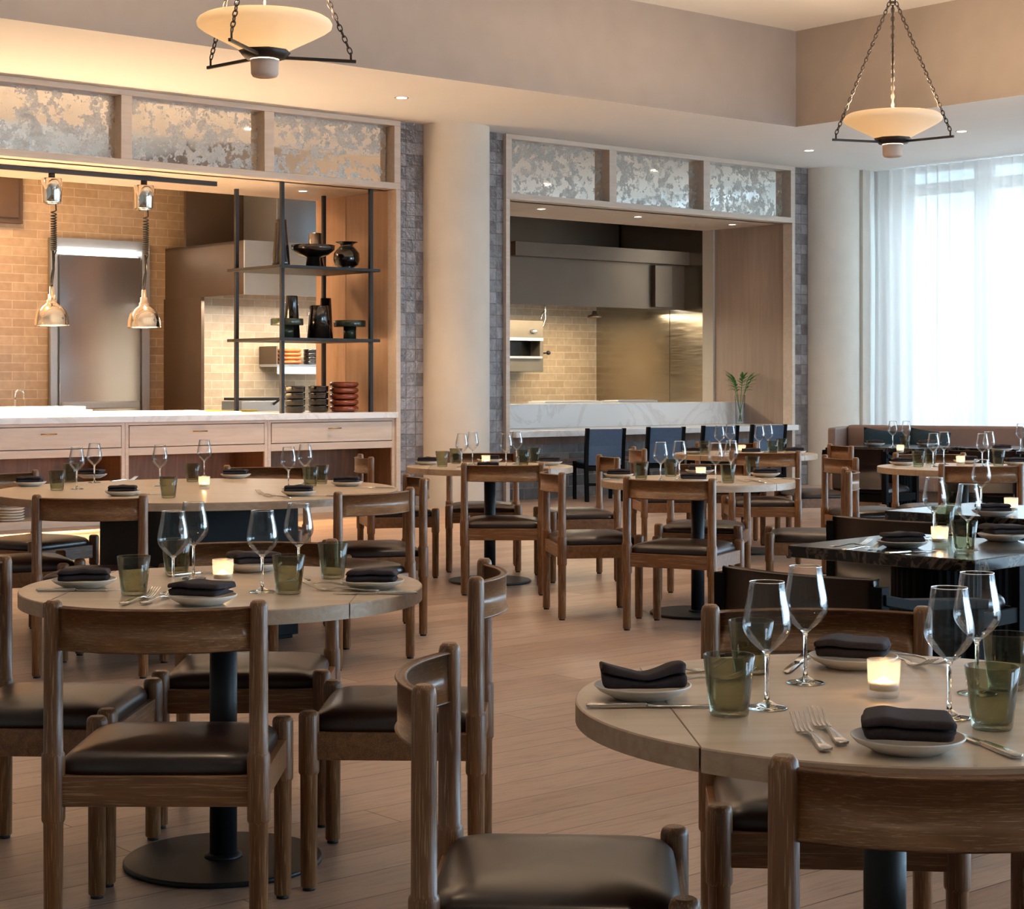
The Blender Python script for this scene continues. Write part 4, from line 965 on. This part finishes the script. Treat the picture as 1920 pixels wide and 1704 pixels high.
put('candle', 418, 1093, 'at the centre', t2)
put('fork', 262, 1126, 'left one above the chair slat', t2, D(-12)); put('fork', 300, 1125, 'right one above the chair slat', t2, D(-12))
put('fork', 610, 1098, 'behind the right plate, left one', t2, D(60)); put('fork', 640, 1108, 'behind the right plate, nearer one', t2, D(75))
put('knife', 150, 1108, 'before the left plate', t2, D(-88)); put('knife', 700, 1114, 'before the right plate', t2, D(90)); put('knife', 382, 1076, 'beside the candle', t2, D(-50))
t3 = 'large round table'
setting(56, 911, 'at its far left', t3, 0, 'napkin', D(4)); setting(172, 896, 'behind the left wine glasses', t3, 0, 'napkin', D(-10))
setting(230, 929, 'behind the chair slat', t3, 0, 'napkin', D(6)); setting(442, 896, 'at its far side', t3, 0, 'napkin')
setting(560, 929, 'nearest the camera', t3, 0, 'napkin'); setting(650, 911, 'at its right end', t3, 0, 'napkin')
put('glass', 144, 917, 'nearer of the left pair', t3); put('glass', 177, 905, 'farther of the left pair', t3); put('glass', 300, 911, 'directly behind the middle tumbler', t3)
put('glass', 383, 895, 'behind the candle', t3); put('glass', 541, 917, 'nearer of the right pair', t3); put('glass', 572, 908, 'farther of the right pair', t3)
put('tumbler', 107, 919, 'left, nearer one', t3); put('tumbler', 133, 904, 'left, behind the nearer tumbler', t3); put('tumbler', 316, 933, 'in the middle, nearest the camera', t3)
put('tumbler', 361, 903, 'left of the candle', t3); put('tumbler', 582, 911, 'right, beside the wine glasses', t3); put('tumbler', 602, 907, 'right, by the end plate', t3)
put('candle', 383, 917, 'in the middle', t3)
put('fork', 498, 929, 'left one by the near plate', t3, D(30)); put('fork', 516, 933, 'right one by the near plate', t3, D(50)); put('knife', 608, 931, 'by the near plate', t3, D(75))
put('fork', 232, 902, 'at the far left rim', t3, D(-30)); put('knife', 285, 928, 'left of the middle tumbler', t3, D(-70)); put('knife', 700, 915, 'at the right end', t3, D(80))
t4 = 'table before the first column'
setting(802, 871, 'at its left', t4, 0, 'napkin'); setting(915, 881, 'nearest the camera', t4); setting(1030, 872, 'at its right', t4, 0, 'napkinC'); setting(918, 867, 'at its far side', t4)
put('glass', 866, 876, 'left pair, nearer', t4); put('glass', 886, 871, 'left pair, farther', t4); put('glass', 949, 877, 'right pair, nearer', t4); put('glass', 969, 870, 'right pair, farther', t4)
put('tumbler', 829, 875, 'left, nearer', t4); put('tumbler', 855, 869, 'left, farther', t4); put('tumbler', 981, 872, 'right, nearer', t4); put('tumbler', 1002, 867, 'right, farther', t4)
put('candle', 911, 872, 'at the centre', t4)
t5 = 'middle round table'
setting(1160, 896, 'at its left', t5, 0, 'napkin'); setting(1300, 906, 'nearest the camera', t5, 0, 'napkinC'); setting(1435, 894, 'at its right', t5, 0, 'napkin'); setting(1312, 888, 'at its far side', t5)
put('glass', 1239, 902, 'left pair, nearer', t5); put('glass', 1274, 899, 'left pair, farther', t5); put('glass', 1342, 904, 'right pair, nearer', t5); put('glass', 1371, 897, 'right pair, farther', t5)
put('tumbler', 1202, 899, 'left, nearer', t5); put('tumbler', 1258, 893, 'left, farther', t5); put('tumbler', 1365, 905, 'right, nearer', t5); put('tumbler', 1411, 887, 'right, farther', t5)
put('candle', 1314, 897, 'at the centre', t5)
put('fork', 1400, 902, 'left one by the right plate', t5, D(35)); put('fork', 1410, 905, 'right one by the right plate', t5, D(35)); put('knife', 1462, 898, 'by the right plate', t5, D(70)); put('knife', 1165, 900, 'by the left plate', t5, D(-80))
t6 = 'round table by the bar chairs'
setting(1300, 851, 'at its left', t6); setting(1408, 853, 'in its middle', t6); setting(1490, 851, 'at its right', t6)
put('glass', 1349, 852, 'left pair, nearer', t6); put('glass', 1369, 848, 'left pair, farther', t6); put('glass', 1424, 852, 'right pair, nearer', t6); put('glass', 1440, 848, 'right pair, farther', t6)
put('tumbler', 1321, 852, 'left', t6); put('tumbler', 1449, 851, 'right, nearer', t6); put('tumbler', 1466, 846, 'right, farther', t6); put('candle', 1391, 850, 'at the centre', t6)
t7 = 'round table before the banquette'
setting(1692, 872, 'at its left', t7); setting(1812, 869, 'at its far side', t7); setting(1905, 872, 'at its right', t7)
put('glass', 1750, 875, 'left pair, nearer', t7); put('glass', 1770, 871, 'left pair, farther', t7); put('glass', 1842, 876, 'right pair, nearer', t7); put('glass', 1854, 870, 'right pair, farther', t7)
put('tumbler', 1722, 875, 'left, nearer', t7); put('tumbler', 1745, 869, 'left, farther', t7); put('tumbler', 1872, 873, 'right', t7); put('candle', 1801, 873, 'at the centre', t7)
m1 = 'nearest black marble table'
setting(1692, 1026, 'near its left corner', m1, 0, 'napkin', D(5)); setting(1880, 1013, 'at its far right side', m1, 0, 'napkinC', D(10))
put('glass', 1752, 1010, 'beside the candle', m1); put('glass', 1815, 1030, 'nearest the front corner', m1)
put('tumbler', 1808, 1034, 'at the front corner', m1); put('tumbler', 1768, 1001, 'behind the candle', m1); put('candle', 1762, 1023, 'beside the napkin', m1)
put('fork', 1596, 1024, 'at the left corner, outer one', m1, D(-50)); put('fork', 1620, 1030, 'at the left corner, nearer the plate', m1, D(-50)); put('knife', 1712, 1036, 'before the left plate', m1, D(-60))
m2 = 'second black marble table'
put('glass', 1840, 955, 'in its middle', m2); put('candle', 1896, 962, 'at its front', m2); put('tumbler', 1788, 950, 'left of the wine glass', m2)
setting(1862, 967, 'before the candle', m2)
f1 = 'marble table by the teal pillows'
setting(1640, 836, 'at its left', f1); setting(1738, 836, 'at its right', f1)
put('glass', 1674, 838, 'left one', f1); put('glass', 1699, 838, 'right one', f1); put('tumbler', 1697, 840, 'by the candle', f1); put('candle', 1688, 850, 'between the glasses', f1)
f2 = 'marble table at the right frame edge'
setting(1878, 846, 'at its left', f2); put('glass', 1914, 846, 'by the plate', f2)
